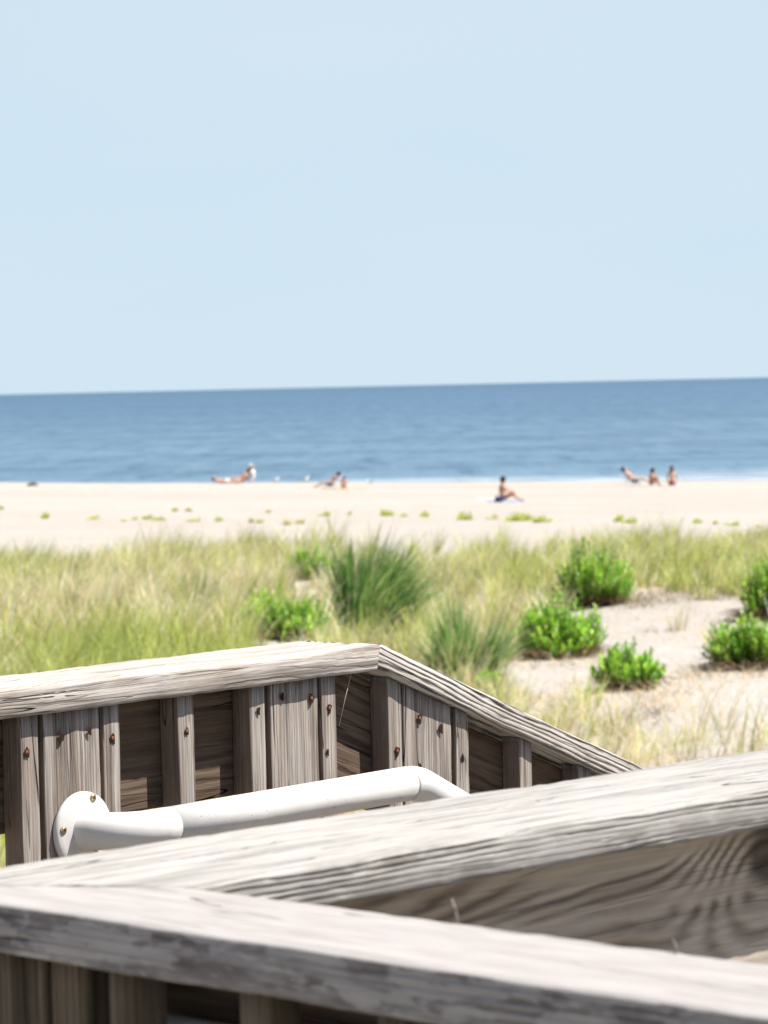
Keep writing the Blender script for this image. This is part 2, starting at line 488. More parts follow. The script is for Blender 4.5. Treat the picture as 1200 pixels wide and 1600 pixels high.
def sea_z(x, y):
    z = 0.0 * x
    w = np.interp(y, [165, 186, 230, 420], [0.0, 0.55, 0.4, 0.0])
    ph = y * 0.42 + 4.0 * smooth_noise(x, y, 22, 40, 9)
    z = z + w * 0.35 * (np.clip(np.sin(ph), -0.2, 1) ** 2) * (0.5 + smooth_noise(x, y, 12, 8, 10))
    return z + 0.05 * w * smooth_noise(x, y, 2.0, 1.2, 12)
xs = spread(45, 0.6, 40000, 40)
ys = np.concatenate([np.arange(160, 300, 0.5), np.geomspace(301, 40000, 120)])
props(grid_sheet('sea', xs, ys, sea_z, M_SEA), kind='structure')

# ------------------------------------------------------------------ lumber
def board(name, L, W, T, mat, parent, M, x0=None, x1=None, r=0.004, step=0.02, rough=0.0008, wav=0.0012, sub=0.02):
    """a plank along local X, width along Y (0..W), thickness along Z (-T..0); x0/x1 give the end cuts as functions of (y, z)"""
    pts = []
    nr = 3
    def arc(cy, cz, a0):
        for k in range(nr + 1):
            a = a0 + k / nr * math.pi / 2
            pts.append((cy + r * math.cos(a), cz + r * math.sin(a)))
    def edge(p, q):
        n = max(1, int(math.hypot(q[0] - p[0], q[1] - p[1]) / sub))
        for k in range(1, n): pts.append((p[0] + (q[0] - p[0]) * k / n, p[1] + (q[1] - p[1]) * k / n))
    arc(W - r, -r, 0); edge((W - r, 0), (r, 0))
    arc(r, -r, math.pi / 2); edge((0, -r), (0, -T + r))
    arc(r, -T + r, math.pi); edge((r, -T), (W - r, -T))
    arc(W - r, -T + r, 1.5 * math.pi); edge((W, -T + r), (W, -r))
    n = len(pts)
    seg = max(2, int(L / step))
    seed = random.uniform(0, 500)
    verts = []
    for i in range(seg + 1):
        t = i / seg
        for (y, z) in pts:
            a = x0(y, z) if x0 else 0.0
            b = L + (x1(y, z) if x1 else 0.0)
            x = a + (b - a) * t
            sx = L * t
            dy = mnoise.noise(Vector((sx * 9, y * 40 + seed, z * 40))) * rough + mnoise.noise(Vector((sx * 1.5, seed, 3))) * wav
            dz = mnoise.noise(Vector((sx * 9, y * 40, z * 40 + seed))) * rough + mnoise.noise(Vector((sx * 1.3, 7, seed))) * wav
            e = abs(mnoise.noise(Vector((sx * 30, y * 25 + seed, z * 25)))) * rough
            cy, cz = W / 2, -T / 2
            verts.append((x, y + dy - e * (1 if y > cy else -1), z + dz - e * (1 if z > cz else -1)))
    faces = []
    for i in range(seg):
        for k in range(n):
            a = i * n + k; b = i * n + (k + 1) % n
            faces.append((a, a + n, b + n, b))
    faces.append(tuple(range(n)))
    faces.append(tuple(seg * n + k for k in reversed(range(n))))
    me = mesh_py(name, verts, faces)
    bm = bmesh.new(); bm.from_mesh(me); bmesh.ops.recalc_face_normals(bm, faces=bm.faces); bm.to_mesh(me); bm.free()
    return link(name, me, mat, parent, M)
UP = Vector((0, 0, 1))
def disc_mesh(name, rad, th, n=14, stretch=1.0, wob=0.0):
    """a small round head in the local XZ plane, facing local -Y"""
    V = []; Fc = []
    rs = [(1.0, 0), (0.97, -th * 0.7), (0.72, -th), (0.0, -th * 1.05)]
    ph = random.uniform(0, 6)
    for (q, y) in rs[:-1]:
        for k in range(n):
            a = k / n * 2 * math.pi
            w = 1 + wob * math.sin(3 * a + ph) + wob * .6 * math.sin(5 * a)
            zz = math.sin(a) * rad * q * w * (stretch if math.sin(a) < 0 else 1.0)
            V.append((math.cos(a) * rad * q * w, y, zz))
    V.append((0, rs[-1][1], 0))
    for i in range(2):
        for k in range(n):
            Fc.append((i * n + k, i * n + (k + 1) % n, (i + 1) * n + (k + 1) % n, (i + 1) * n + k))
    for k in range(n): Fc.append((2 * n + k, 2 * n + (k + 1) % n, 3 * n))
    return mesh_py(name, V, Fc)

H = 0.405                          # camera above the cap rails
ZT = CZ - H
# --- far railing (sharp, with the stair going down to the beach)
pa0 = at_height(0, 1080, ZT); pa1 = at_height(598, 1007, ZT)
dA = (pa1 - pa0); dA.z = 0; dA.normalize()
nA = Vector((dA.y, -dA.x, 0))      # towards the camera
inA = -nA
ps = at_plane(990, 1192, pa1, nA)
slope = math.atan2(pa1.z - ps.z, (ps - pa1).dot(dA))
print('slope deg', math.degrees(slope), 'dirA', math.degrees(math.atan2(dA.x, dA.y)), pa0, pa1)
sA = dA * math.cos(slope) - UP * math.sin(slope)
upS = dA * math.sin(slope) + UP * math.cos(slope)
railA = thing('stair_railing', pa1 - UP * 1.4, 'weathered grey wooden railing behind the white handrail, its cap bending down towards the beach', 'railing')
WA, TA = 0.175, 0.040
back = 1.6
o = pa0 - dA * back
L1 = (pa1 - o).dot(dA)
board('cap_rail', L1, WA, TA, W_CAP, railA, frame(o, dA, inA, UP), r=0.0055, rough=0.0016, wav=0.002, step=0.01,
      x1=lambda y, z: -0.0065 - 0.005 * (-z / 0.04) - (0.003 if z < -0.034 else 0) + 0.0025 * mnoise.noise(Vector((5, y * 120, z * 160))))
tS = math.tan(slope / 2)
L2 = 3.4
board('cap_rail', L2, WA, TA, W_SLOPE, railA, frame(pa1, sA, inA, upS), r=0.0055, rough=0.0016, wav=0.002, step=0.01,
      x0=lambda y, z: -z * math.tan(slope) * -1.0 * 0 + (z * math.tan(slope)) + 0.001)
ov = 0.015                         # the cap overhangs the balusters by this much
faceA = pa1 + inA * ov
def sA_of(u, v=1200):
    q = at_plane(u, v, faceA, nA)
    return (q - pa1).dot(dA)
def cap_bottom(s, depth=0.0):
    """z of the cap's underside s metres along the railing"""
    if s <= 0: return ZT - TA
    return ZT - TA / math.cos(slope) - s * math.tan(slope)
def baluster(s0, s1, name='baluster', parent=railA, dep=0.038, foot=0.95, front=0.0, mat=W_PICK, org=None, dd=None, inn=None, capf=None):
    org = org or pa1; dd = dd or dA; inn = inn or inA; capf = capf or cap_bottom
    w = s1 - s0
    smid = (s0 + s1) / 2
    zt = capf(s0) if s0 > 0 else capf(s1)
    L = foot
    # local x runs down the baluster; y along the railing; z = towards the camera
    top = org + dd * s0 + inn * (ov + front)
    top.z = capf(s0) - 0.001
    M = frame(top, -UP, dd, -inn)
    # plumb-cut top follows the slope of the cap
    def x0(y, z):
        return capf(s0) - capf(s0 + y) if s0 > 0 else 0.0
    return board(name, L, w, dep, mat, parent, M, x0=x0, r=0.003, rough=0.0009, wav=0.0015)
ed = [(28, 62), (160, 189), (276, 306), (389, 417), (502, 528), (606, 631), (708, 733), (809, 832), (901, 923)]
bal = []
S = [(sA_of(a), sA_of(b)) for a, b in ed]
print('baluster', [(round(a, 3), round(b - a, 3)) for a, b in S])
pitchA = (S[-1][1] - S[0][1]) / 8
wB = 0.035
SB = [s[1] for s in S]
for k in range(1, 9): SB.insert(0, SB[0] - pitchA)
for k in range(1, 16): SB.append(SB[-1] + pitchA)
for s in SB:
    bal.append(baluster(s - wB, s))
for (a, b) in ((70, 160), (426, 502), (633, 708)):
    s0, s1 = sA_of(a), sA_of(b)
    baluster(s0, s1 - 0.0015, name='blocking_board', front=0.0015)
# side boards behind the balusters
zb = ZT - TA - 0.002
s_join = sA_of(540)
ob = pa1 + dA * s_join + inA * (ov + 0.0385); ob.z = zb
Lb = (ob - o).dot(dA)
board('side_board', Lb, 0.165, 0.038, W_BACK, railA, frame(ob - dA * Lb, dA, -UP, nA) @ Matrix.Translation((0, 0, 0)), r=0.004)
# the sloped side board starts left of the joint
st = pa1 + dA * (s_join + 0.002) + inA * (ov + 0.0385)
zline = cap_bottom(0) - s_join * math.tan(slope) - 0.010
st.z = zline
def cutS(y, z): return y * math.tan(slope) * 1.0
def cut_top(y, z): return 0.0
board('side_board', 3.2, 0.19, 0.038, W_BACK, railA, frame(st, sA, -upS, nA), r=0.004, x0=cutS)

# screws in the balusters
def screw(u, v, parent, stain=1.0, rust=True, r=0.0028):
    q = at_plane(u, v, faceA, nA)
    M = frame(q + nA * 0.0012, dA, inA, UP)
    ring = link('screw_hole', disc_mesh('screw_hole', 0.0052 * stain, 0.0003, 14, 1.9, 0.2), M_HOLE, parent, M)
    if rust:
        link('screw_head', disc_mesh('screw_head', r, 0.0004, 12, 1.0, 0.12), M_RUST, ring, frame(q + nA * 0.0018 - UP * 0.001, dA, inA, UP))
for (u, v, s, rr) in ((41, 1174, 1.0, True), (95, 1149, 1.1, False), (139, 1140, .8, False), (175, 1152, 1.0, True), (291, 1141, .8, True),
                  (403, 1109, .8, False), (440, 1087, .9, False), (486, 1090, 1.1, True), (514, 1105, 1.0, True), (511, 1174, .7, False),
                  (620, 1172, 1.1, True), (655, 1121, 1.1, True), (688, 1136, 1.1, False), (722, 1183, .9, False)):
    ss = sA_of(u, v)
    best = min([c for c in railA.children if c.name.startswith(('baluster', 'blocking'))],
               key=lambda c: abs((c.matrix_basis.translation + railA.location - pa1).dot(dA) + (wB / 2 if c.name.startswith('bal') else 0.055) - ss))
    screw(u, v, best, s, rr)

# --- near railing, two caps mitred at the corner
pb0 = at_height(321, 1381, ZT); pb1 = at_height(1200, 1233.5, ZT)
dB = (pb1 - pb0).normalized(); nB = Vector((dB.y, -dB.x, 0)); inB = -nB
bf = at_height(600, 1260.5, ZT); WB = (bf - pb0).dot(inB)
cn0 = at_height(0, 1412, ZT); cn1 = at_height(1200, 1590, ZT)
dC = (cn1 - cn0).normalized()      # runs right and towards the camera
nC = Vector((dC.y, -dC.x, 0)); nC = nC if nC.y < 0 else -nC
inC = -nC
cf = at_height(900, 1465.5, ZT); WC = (cf - cn0).dot(inC)
print('WB', WB, 'WC', WC, 'angle B', math.degrees(math.atan2(dB.x, dB.y)), 'C', math.degrees(math.atan2(dC.x, dC.y)))
def isect(p, d, q, e):
    det = d.x * (-e.y) - (-e.x) * d.y
    t = ((q.x - p.x) * (-e.y) - (-e.x) * (q.y - p.y)) / det
    return p + d * t
inner = isect(pb0, dB, cn0 + inC * WC, dC)
outer = isect(pb0 + inB * WB, dB, cn0, dC)
railB = thing('corner_railing', Vector((inner.x, inner.y, ZT - 1.4)), 'pale grey wooden railing in front, two wide caps mitred in a corner at left', 'railing')
TB = 0.038
m = outer - inner
mB = m.dot(dB) / WB                # mitre slope on B: x shift per unit of width
LB = 3.3
board('cap_rail', LB, WB, TB, W_NEAR, railB, frame(inner, dB, inB, UP), r=0.005, rough=0.0016, wav=0.0008, step=0.012,
      x0=lambda y, z: mB * y + 0.0012)
# C's local origin lies on its camera-side edge, under the outer corner
o2 = outer
xi = (inner - outer).dot(dC)
LC = 2.6
board('cap_rail', LC, WC, 0.041, W_NEAR2, railB, frame(o2, dC, inC, UP), r=0.004, rough=0.0012, wav=0.0008, step=0.012,
      x0=lambda y, z: xi * y / WC + 0.0012)
zb = ZT - TB - 0.002
ib = inner + inB * 0.055; ib.z = zb
def kn(u, v):
    q = at_plane(u, v, ib, nB)
    return (q - (ib - dB * 0.05)).dot(dB), zb - q.z
k1 = kn(1205, 1335); k2 = kn(960, 1400); k3 = kn(760, 1450)
W_INNER = wood('figured_side_board', (0.80, 0.70, 0.57), (0.20, 0.15, 0.11), (0.62, 0.50, 0.37), ring_freq=330, ring_amt=0.8,
               ring_sharp=1.3, warp=0.06, warp_scale=1.6, pith=(0.0, -0.03), crack=0.25, blotch=0.8, lichen=0.2,
               knots=((k1[0], k1[1], 0.0, 0.10, 0.20, 1.2), (k2[0], k2[1] + 0.03, 0.0, 0.11, 0.07, 1.6), (k3[0], k3[1] + 0.08, 0.0, 0.12, 0.05, 2.0)), fibre=0.4, bump=0.0014, squeeze=2.4)
board('side_board', 3.0, 0.26, 0.038, W_INNER, railB, frame(ib - dB * 0.05, dB, -UP, nB), r=0.004)
# balusters outside of it
def flat(s): return ZT - TB
for k in range(22):
    s = 0.12 + k * 0.137
    top = inner + dB * s + inB * (0.055 + 0.0395); top.z = ZT - TB - 0.001
    board('baluster', 0.95, 0.036, 0.036, W_PICK, railB, frame(top, -UP, dB, nB), r=0.003)
# balusters and boards below C, seen through its shade
def under_c(u0, u1, rec, foot=0.9, name='baluster', mat=W_PICK_SHADE, dep=0.036, v=1560):
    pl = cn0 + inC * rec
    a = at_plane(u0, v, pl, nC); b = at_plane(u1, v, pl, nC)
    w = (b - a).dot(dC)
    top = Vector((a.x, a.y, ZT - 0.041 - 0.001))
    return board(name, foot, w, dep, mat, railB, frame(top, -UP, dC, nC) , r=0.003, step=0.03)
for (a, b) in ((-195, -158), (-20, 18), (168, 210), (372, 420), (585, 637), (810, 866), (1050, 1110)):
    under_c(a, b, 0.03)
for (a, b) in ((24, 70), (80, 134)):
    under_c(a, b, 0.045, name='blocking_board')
# side board on the far side of the balusters, deep in shade
tb = outer + dC * 0.10 + inC * (0.03 + 0.112); tb.z = ZT - 0.043
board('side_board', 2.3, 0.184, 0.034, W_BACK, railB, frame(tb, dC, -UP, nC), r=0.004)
# two splinters standing on the far edge
def tube(pts, rads, n=10, caps=True):
    V = []; Fc = []
    pts = [Vector(p) for p in pts]
    prev = None
    for i, p in enumerate(pts):
        t = (pts[min(i + 1, len(pts) - 1)] - pts[max(i - 1, 0)]).normalized()
        if prev is None:
            a = t.cross(UP) if abs(t.z) < 0.95 else t.cross(Vector((1, 0, 0)))
        else:
            a = prev - t * prev.dot(t)
        a.normalize(); prev = a
        b = t.cross(a)
        r = rads[i] if hasattr(rads, '__len__') else rads
        for k in range(n):
            an = k / n * 2 * math.pi
            V.append(p + a * (math.cos(an) * r) + b * (math.sin(an) * r))
    for i in range(len(pts) - 1):
        for k in range(n):
            Fc.append((i * n + k, i * n + (k + 1) % n, (i + 1) * n + (k + 1) % n, (i + 1) * n + k))
    if caps:
        Fc.append(tuple(reversed(range(n)))); Fc.append(tuple((len(pts) - 1) * n + k for k in range(n)))
    return V, Fc
def tube_obj(name, pts, rads, mat, parent=None, n=10, M=None):
    V, Fc = tube(pts, rads, n)
    return link(name, mesh_py(name, V, Fc), mat, parent, M)
for (u, v, lu, lv) in ((715, 1442, 706, 1404), (1057, 1490, 1051, 1466)):
    p = at_height(u, v, ZT)
    q = at_depth(lu, lv, p.y + 0.005)
    tube_obj('splinter', [p - UP * 0.01, (p + q) / 2 + dC * 0.001, q], [0.0016, 0.0011, 0.0003], W_PICK, railB, 6)

# deck, stair and piles under the railings (seen only from other places)
def box(bm, o, x, y, z, lx, ly, lz):
    vs = [bm.verts.new(o + x * (lx * a) + y * (ly * b) + z * (lz * c)) for a in (0, 1) for b in (0, 1) for c in (0, 1)]
    for f in ((0, 1, 3, 2), (4, 6, 7, 5), (0, 4, 5, 1), (2, 3, 7, 6), (0, 2, 6, 4), (1, 5, 7, 3)):
        bm.faces.new([vs[i] for i in f])
bm = bmesh.new()
ZD = ZT - 0.98
gap = (pa1 - pb0).dot(inB)
for k in range(26):
    s = -1.9 + k * 0.146
    q = pa1 + dA * (s - 0.2) + nA * (gap + 0.415); q.z = ZD
    box(bm, q, dA, inA, UP, 0.14, gap + 0.6, -0.038)
for k in range(34):
    q = pa1 + dA * (-4.2 + k * 0.146) + nA * (gap + 0.42); q.z = ZD - 0.0
    box(bm, q, dA, inA, UP, 0.14, -5.0, -0.038)
for k in range(12):
    q = pa1 + dA * (0.28 * k + 1.75 - 0.2) + nA * (gap + 0.05); q.z = ZD - 0.11 * (k + 1)
    box(bm, q, dA, inA, UP, 0.285, gap + 0.2, -0.038)
bmesh.ops.recalc_face_normals(bm, faces=bm.faces)
me = bpy.data.meshes.new('boardwalk'); bm.to_mesh(me); bm.free()
props(link('boardwalk', me, W_DECK), kind='structure')
bm = bmesh.new()
for s in (-2.2, -0.2, 1.6, 3.2):
    for side in (0.06, gap - 0.12):
        q = pa1 + dA * s + nA * side; zt_ = ZD - 0.04 - max(0, s - 1.5) * 0.40
        q.z = 2.0
        box(bm, q, dA, inA, UP, 0.09, -0.09, max(0.2, zt_ - 2.0))
bmesh.ops.recalc_face_normals(bm, faces=bm.faces)
me = bpy.data.meshes.new('boardwalk_piles'); bm.to_mesh(me); bm.free()
props(link('boardwalk_piles', me, W_DECK), kind='structure')

# --- white grab rail on the far railing
offw = 0.078
plP = faceA + nA * offw
c0 = at_plane(262, 1288, plP, nA); c1 = at_plane(625, 1227, plP, nA)
R = 0.0268
zc = (c0.z + c1.z) / 2
print('pipe z', c0.z - ZT, c1.z - ZT)
fl = at_plane(126, 1287, faceA, nA)
fl.z = zc - 0.001
handrail = thing('handrail', fl - UP * 0.06, 'white round handrail screwed to the far wooden railing by a dome flange', 'handrail')
bendr = 0.068
cornerp = fl + nA * (offw + 0.004)
cornerp.z = zc
arcp = []
for k in range(15):
    a = k / 14 * math.pi / 2
    arcp.append(cornerp + dA * bendr + inA * bendr + nA * (bendr * math.sin(a)) - dA * (bendr * math.cos(a)))
pts = [fl + nA * 0.004] + arcp
s_end0 = (c0 - fl).dot(dA)
pts.append(Vector(arcp[-1]) + dA * max(0.002, s_end0 - bendr))
tube_obj('elbow', pts, [R + 0.004, R + 0.0005] + [R] * (len(pts) - 2), M_VINYL, handrail, 28)
seam0 = pts[-1]
def ringm(p, d, r, w=0.0006):
    return tube([p - d * w, p + d * w], r, 28, False)
V, Fc = ringm(seam0, dA, R + 0.0002)
link('joint_line', mesh_py('joint_line', V, Fc), M_SEAM, handrail)
jp = at_plane(632, 1227, plP, nA); Lp = (jp - seam0).dot(dA)
e1 = seam0 + dA * Lp
tube_obj('pipe', [seam0 + dA * 0.001, seam0 + dA * (Lp * .33), seam0 + dA * (Lp * .66), e1], R, M_VINYL, handrail, 28)
# bend down and the sloped run
pb = [e1 + dA * 0.001]
q = at_plane(717, 1262, plP, nA)
sl2 = slope * 1.25
nb = 8; rb = 0.045
cur = Vector(e1)
for k in range(1, nb + 1):
    a = sl2 * (k - 0.5) / nb
    cur = cur + (dA * math.cos(a) - UP * math.sin(a)) * (rb / nb)
    pb.append(Vector(cur))
pb.append(cur + (dA * math.cos(sl2) - UP * math.sin(sl2)) * 1.2)
pb.append(cur + (dA * math.cos(sl2) - UP * math.sin(sl2)) * 2.4)
tube_obj('sloped_pipe', pb, R, M_VINYL, handrail, 28)
V, Fc = ringm(e1, dA, R + 0.0002)
link('joint_line', mesh_py('joint_line', V, Fc), M_SEAM, handrail)
# flange: a domed disc, thick in the middle
def flange(center, nrm, side, rad, th, parent):
    prof = [(0, 1.0), (0.35, 1.0), (0.7, 0.985), (0.9, 0.93), (1.0, 0.80), (1.1, 0.62), (1.3, 0.50)]
    V = []; Fc = []; n = 40
    for (h, q) in prof:
        for k in range(n):
            a = k / n * 2 * math.pi
            V.append(center + nrm * (h * th) + side * (math.cos(a) * rad * q) + UP * (math.sin(a) * rad * q))
    for i in range(len(prof) - 1):
        for k in range(n):
            Fc.append((i * n + k, i * n + (k + 1) % n, (i + 1) * n + (k + 1) % n, (i + 1) * n + k))
    Fc.append(tuple((len(prof) - 1) * n + k for k in range(n)))
    Fc.append(tuple(reversed(range(n))))
    return link('flange', mesh_py('flange', V, Fc), M_VINYL, parent)
FR = 0.0555
flo = flange(fl + nA * 0.0005, nA, dA, FR, 0.0095, handrail)
for (u, v) in ((145, 1246), (99, 1297), (149, 1331)):
    q = at_plane(u, v, fl + nA * 0.0095, nA)
    rim = disc_mesh('screw_hole', 0.0066, 0.0006, 18)
    ro = link('screw_hole', rim, M_SEAM, flo, frame(q + nA * 0.0006, dA, inA, UP))
    hd = link('screw_head', disc_mesh('screw_head', 0.0046, 0.0014, 18), M_BRASS, ro, frame(q + nA * 0.0014, dA, inA, UP))
    bm = bmesh.new()
    for rot in (0.5, 0.5 + math.pi / 2):
        ax = dA * math.cos(rot) + UP * math.sin(rot); ay = nA.cross(ax)
        box(bm, q + nA * 0.0028 - ax * 0.0026 - ay * 0.0005 + nA * (0.0002 if rot > 1 else 0), ax, ay, nA, 0.0052, 0.001, 0.0003)
    me = bpy.data.meshes.new('screw_slot'); bm.to_mesh(me); bm.free()
    link('screw_slot', me, M_HOLE, flo)
# a fallen grass stalk hanging from the cap
a = at_plane(549, 1052, pa1 + inA * 0.012, nA); b = at_plane(530, 1134, pa1 + inA * 0.012, nA)
mid = (a + b) / 2 - dA * 0.001
props(tube_obj('grass_thread', [a, mid, b], [0.0005, 0.0004, 0.0003], M_SILK, None, 6),
      'thin pale grass thread hanging below the cap beside the joint', 'grass thread')
# second white pipe low in front of the near railing's balusters
q0 = at_plane(232, 1594, cn0 + nC * -0.097, nC)
q0.z -= R - 0.007
hr2 = thing('handrail', q0 - UP * 0.05, 'white rounded pipe end showing at the lower edge beneath the nearest cap', 'handrail')
pp = [q0 - dC * 0.004 - UP * .004, q0, q0 + dC * 0.012, q0 + dC * 0.04, q0 + dC * 1.6]
tube_obj('pipe', pp, [R * .7, R * .92, R, R, R], M_VINYL, hr2, 24)

# ------------------------------------------------------------------ dune vegetation
def blades(P, hgt, width, lean_dir, lean, curve, colr, nseg=3):
    """ribbons: P (n,3) feet; hgt, width, lean_dir (angle), lean, curve; colr (n,3) -> V, quads, tris, col"""
    n = len(P)
    t = np.linspace(0, 1, nseg + 1)
    yaw = rng.uniform(0, 2 * np.pi, n)
    side = np.stack([np.cos(yaw), np.sin(yaw), np.zeros(n)], 1)
    ld = np.stack([np.cos(lean_dir), np.sin(lean_dir), np.zeros(n)], 1)
    V = np.zeros((n, 2 * nseg + 1, 3))
    C = np.zeros((n, 2 * nseg + 1, 3))
    for i, ti in enumerate(t):
        off = (lean * ti + curve * ti ** 2.4)
        up = hgt * ti * (1 - 0.38 * np.clip(curve / np.maximum(hgt, .01), 0, 1.6) * ti ** 2)
        c = P + ld * off[:, None] + np.array([0, 0, 1.0]) * up[:, None]
        w = width * (1 - ti) ** 0.7 * 0.5
        cc = colr * (1.0 + 0.0 * ti)
        if i < nseg:
            V[:, 2 * i] = c - side * w[:, None]; V[:, 2 * i + 1] = c + side * w[:, None]
            C[:, 2 * i] = cc; C[:, 2 * i + 1] = cc
        else:
            V[:, 2 * nseg] = c; C[:, 2 * nseg] = cc
    m = 2 * nseg + 1
    base = (np.arange(n) * m)[:, None]
    Q = []
    for i in range(nseg - 1):
        Q.append(base + np.array([2 * i, 2 * i + 1, 2 * i + 3, 2 * i + 2]))
    T = base + np.array([2 * nseg - 2, 2 * nseg - 1, 2 * nseg])
    return V.reshape(-1, 3), np.concatenate(Q), T, C.reshape(-1, 3)
GREEN = np.array([(0.40, 0.47, 0.11), (0.50, 0.54, 0.16), (0.28, 0.38, 0.09), (0.58, 0.58, 0.20)])
STRAW = np.array([(0.76, 0.66, 0.42), (0.82, 0.73, 0.56), (0.64, 0.52, 0.29), (0.78, 0.62, 0.48)])
def pick(pal, n): return pal[rng.integers(0, len(pal), n)] * rng.uniform(0.8, 1.2, (n, 1))

def ell(u, v, cu, cv, ru, rv): return ((u - cu) / ru) ** 2 + ((v - cv) / rv) ** 2
def soft(a, lo, hi): return np.clip((a - lo) / (hi - lo), 0, 1)
def density(x, y):
    """how thickly the dune grass grows (0..1)"""
    z = ground_z(x, y)
    u, v = project(x, y, z)
    n1 = smooth_noise(x, y, 1.6, 2.6, 21) + 0.5
    n2 = smooth_noise(x, y, 0.6, 0.9, 22) + 0.5
    d = 0.16 + 2.0 * n1 * n2 + 0.35 * smooth_noise(x, y, 3.1, 5.0, 27)
    d = np.clip(d, 0, 1)
    # bare sand hollow on the right and the paths round it
    bare = np.minimum.reduce([ell(u, v, 1060, 985, 150, 62), ell(u, v, 1140, 1080, 120, 42), ell(u, v, 860, 1055, 95, 34)])
    bare = bare + 0.9 * smooth_noise(x, y, 0.9, 2.2, 51) + 0.5 * smooth_noise(x, y, 0.35, 0.8, 52)
    d = d * np.maximum(soft(bare, 0.85, 1.3), 0.035)
    right = soft(u, 760, 860) * soft(v, 1030, 1080)
    d = np.where(right > 0.5, d * (0.08 + 0.30 * soft(v, 1080, 1170)) * (0.4 + 1.2 * (n1 > 0.45)), d)
    for (pu, pv, pw) in ((577, 1000, 100), (448, 998, 108), (487, 905, 72), (926, 946, 120), (872, 1028, 150), (987, 1076, 100), (1192, 968, 90), (1176, 1046, 128)):
        d = np.where((np.abs(u - pu) < pw * 0.52) & (v > pv - 8) & (v < pv + 58), d * (0.12 if pu < 500 else 0.3 if pu < 600 else 0.08), d)
    spots = np.minimum(ell(u, v, 700, 905, 60, 16), ell(u, v, 840, 880, 50, 12))
    d = d * soft(spots, 0.7, 1.2)
    # ragged far edge
    edge = 66 + 15 * smooth_noise(x, y * 0, 2.2, 1, 25) + 3 * smooth_noise(x, y * 0, 0.6, 1, 26)
    d = d * np.maximum(np.clip((edge + 2 - y) / 4, 0, 1), 0.16 * np.clip((edge + 12 - y) / 12, 0, 1) * (n1 > 0.5))
    return d
# scatter tufts
nt_ = 29000
yy = 19 + (80 - 19) * rng.random(nt_) ** 0.8
xx = (rng.random(nt_) - 0.5) * (0.32 * yy + 6)
keep = rng.random(nt_) < density(xx, yy) * 0.85
xx, yy = xx[keep], yy[keep]
nn = 5200                          # same grass round the boardwalk and behind the camera, added unseen to cut sand bounce
ex = rng.uniform(-16, 16, nn); ey = rng.uniform(-16, 19, nn)
kk_ = ~((np.abs(ex) < 4.6) & (ey > -6) & (ey < 9)) & (smooth_noise(ex, ey, 3, 3, 41) > -0.25)
xx = np.concatenate([xx, ex[kk_]]); yy = np.concatenate([yy, ey[kk_]])
print('tufts', len(xx))
per = 28
nb_ = len(xx)
green_f = np.clip(rng.normal(0.50, 0.22, nb_) + 1.2 * smooth_noise(xx, yy, 2.4, 3.5, 31) + 0.5 * smooth_noise(xx, yy, 0.8, 1.0, 32) + 0.012 * (yy - 48) - 0.0, 0.08, 0.95)
uu, vv = project(xx, yy, ground_z(xx, yy))
green_f = np.where((uu > 760) & (vv > 1040), green_f * 0.9, green_f)
green_f = np.where((uu < 560) & (vv > 880) & (vv < 985), green_f * 0.72, green_f)
green_f = np.where((uu < 430) & (vv > 1010), np.clip(green_f + 0.45, 0, 0.97), green_f)
th = (0.30 + 0.55 * rng.random(nb_) ** 1.5) * (0.95 + 0.75 * smooth_noise(xx, yy, 1.4, 2.2, 33))
ton = rng.uniform(0.6, 1.5, nb_)
th = np.where((uu > 760) & (vv > 1010), th * 0.85, th)
I = np.repeat(np.arange(nb_), per)
n = len(I)
rad = rng.random(n) ** 0.6 * 0.11
an = rng.uniform(0, 2 * np.pi, n)
bx = xx[I] + rad * np.cos(an); by = yy[I] + rad * np.sin(an)
P = np.stack([bx, by, ground_z(bx, by) - 0.02], 1)
hg = th[I] * rng.uniform(0.45, 1.15, n)
outw = rng.uniform(0.0, 0.26, n)
ldir = np.arctan2(np.sin(an) * outw + rng.normal(0, 0.05, n), np.cos(an) * outw + 0.05 + rng.normal(0, 0.05, n))
isg = rng.random(n) < green_f[I]
colr = np.where(isg[:, None], pick(GREEN, n), pick(STRAW, n))
colr = np.clip(colr * ton[I][:, None], 0, 0.85)
wid = np.where(isg, rng.uniform(0.008, 0.015, n), rng.uniform(0.005, 0.013, n)) * np.where(by < 18, 2.4, 0.6 + by / 60)
cur = hg * np.where(isg, rng.uniform(0.05, 0.42, n), rng.uniform(0.08, 0.75, n))
V, Q, T, C = blades(P, hg, wid, ldir, hg * rng.uniform(0.03, 0.34, n), cur, colr)
props(link('dune_grass', mesh_np('dune_grass', V, Q, T, C), M_GRASS), kind='stuff')
print('blades', n)
# bleached thatch lying between the tufts and thin dead stalks on the bare sand
nl = 26000
yy = 20 + 50 * rng.random(nl); xx = (rng.random(nl) - 0.5) * (0.30 * yy + 4)
dd_ = density(xx, yy)
u_, v_ = project(xx, yy, ground_z(xx, yy))
tw = np.minimum.reduce([ell(u_, v_, 900, 1110, 120, 30), ell(u_, v_, 1020, 1095, 60, 22), ell(u_, v_, 1130, 1060, 70, 14), ell(u_, v_, 1010, 935, 70, 10),
                        ell(u_, v_, 860, 1030, 110, 18), ell(u_, v_, 1000, 1075, 120, 16)])
k = (rng.random(nl) < dd_ * 0.8) | ((tw < 1) & (rng.random(nl) < 0.75))
tw2 = np.minimum.reduce([ell(u_, v_, 1105, 928, 75, 12), ell(u_, v_, 1125, 1052, 60, 9), ell(u_, v_, 985, 942, 75, 9), ell(u_, v_, 1040, 990, 40, 4), ell(u_, v_, 1010, 1130, 26, 14)])
k = k | (tw2 < 1)
xx, yy, tw, tw2 = xx[k], yy[k], tw[k], tw2[k]
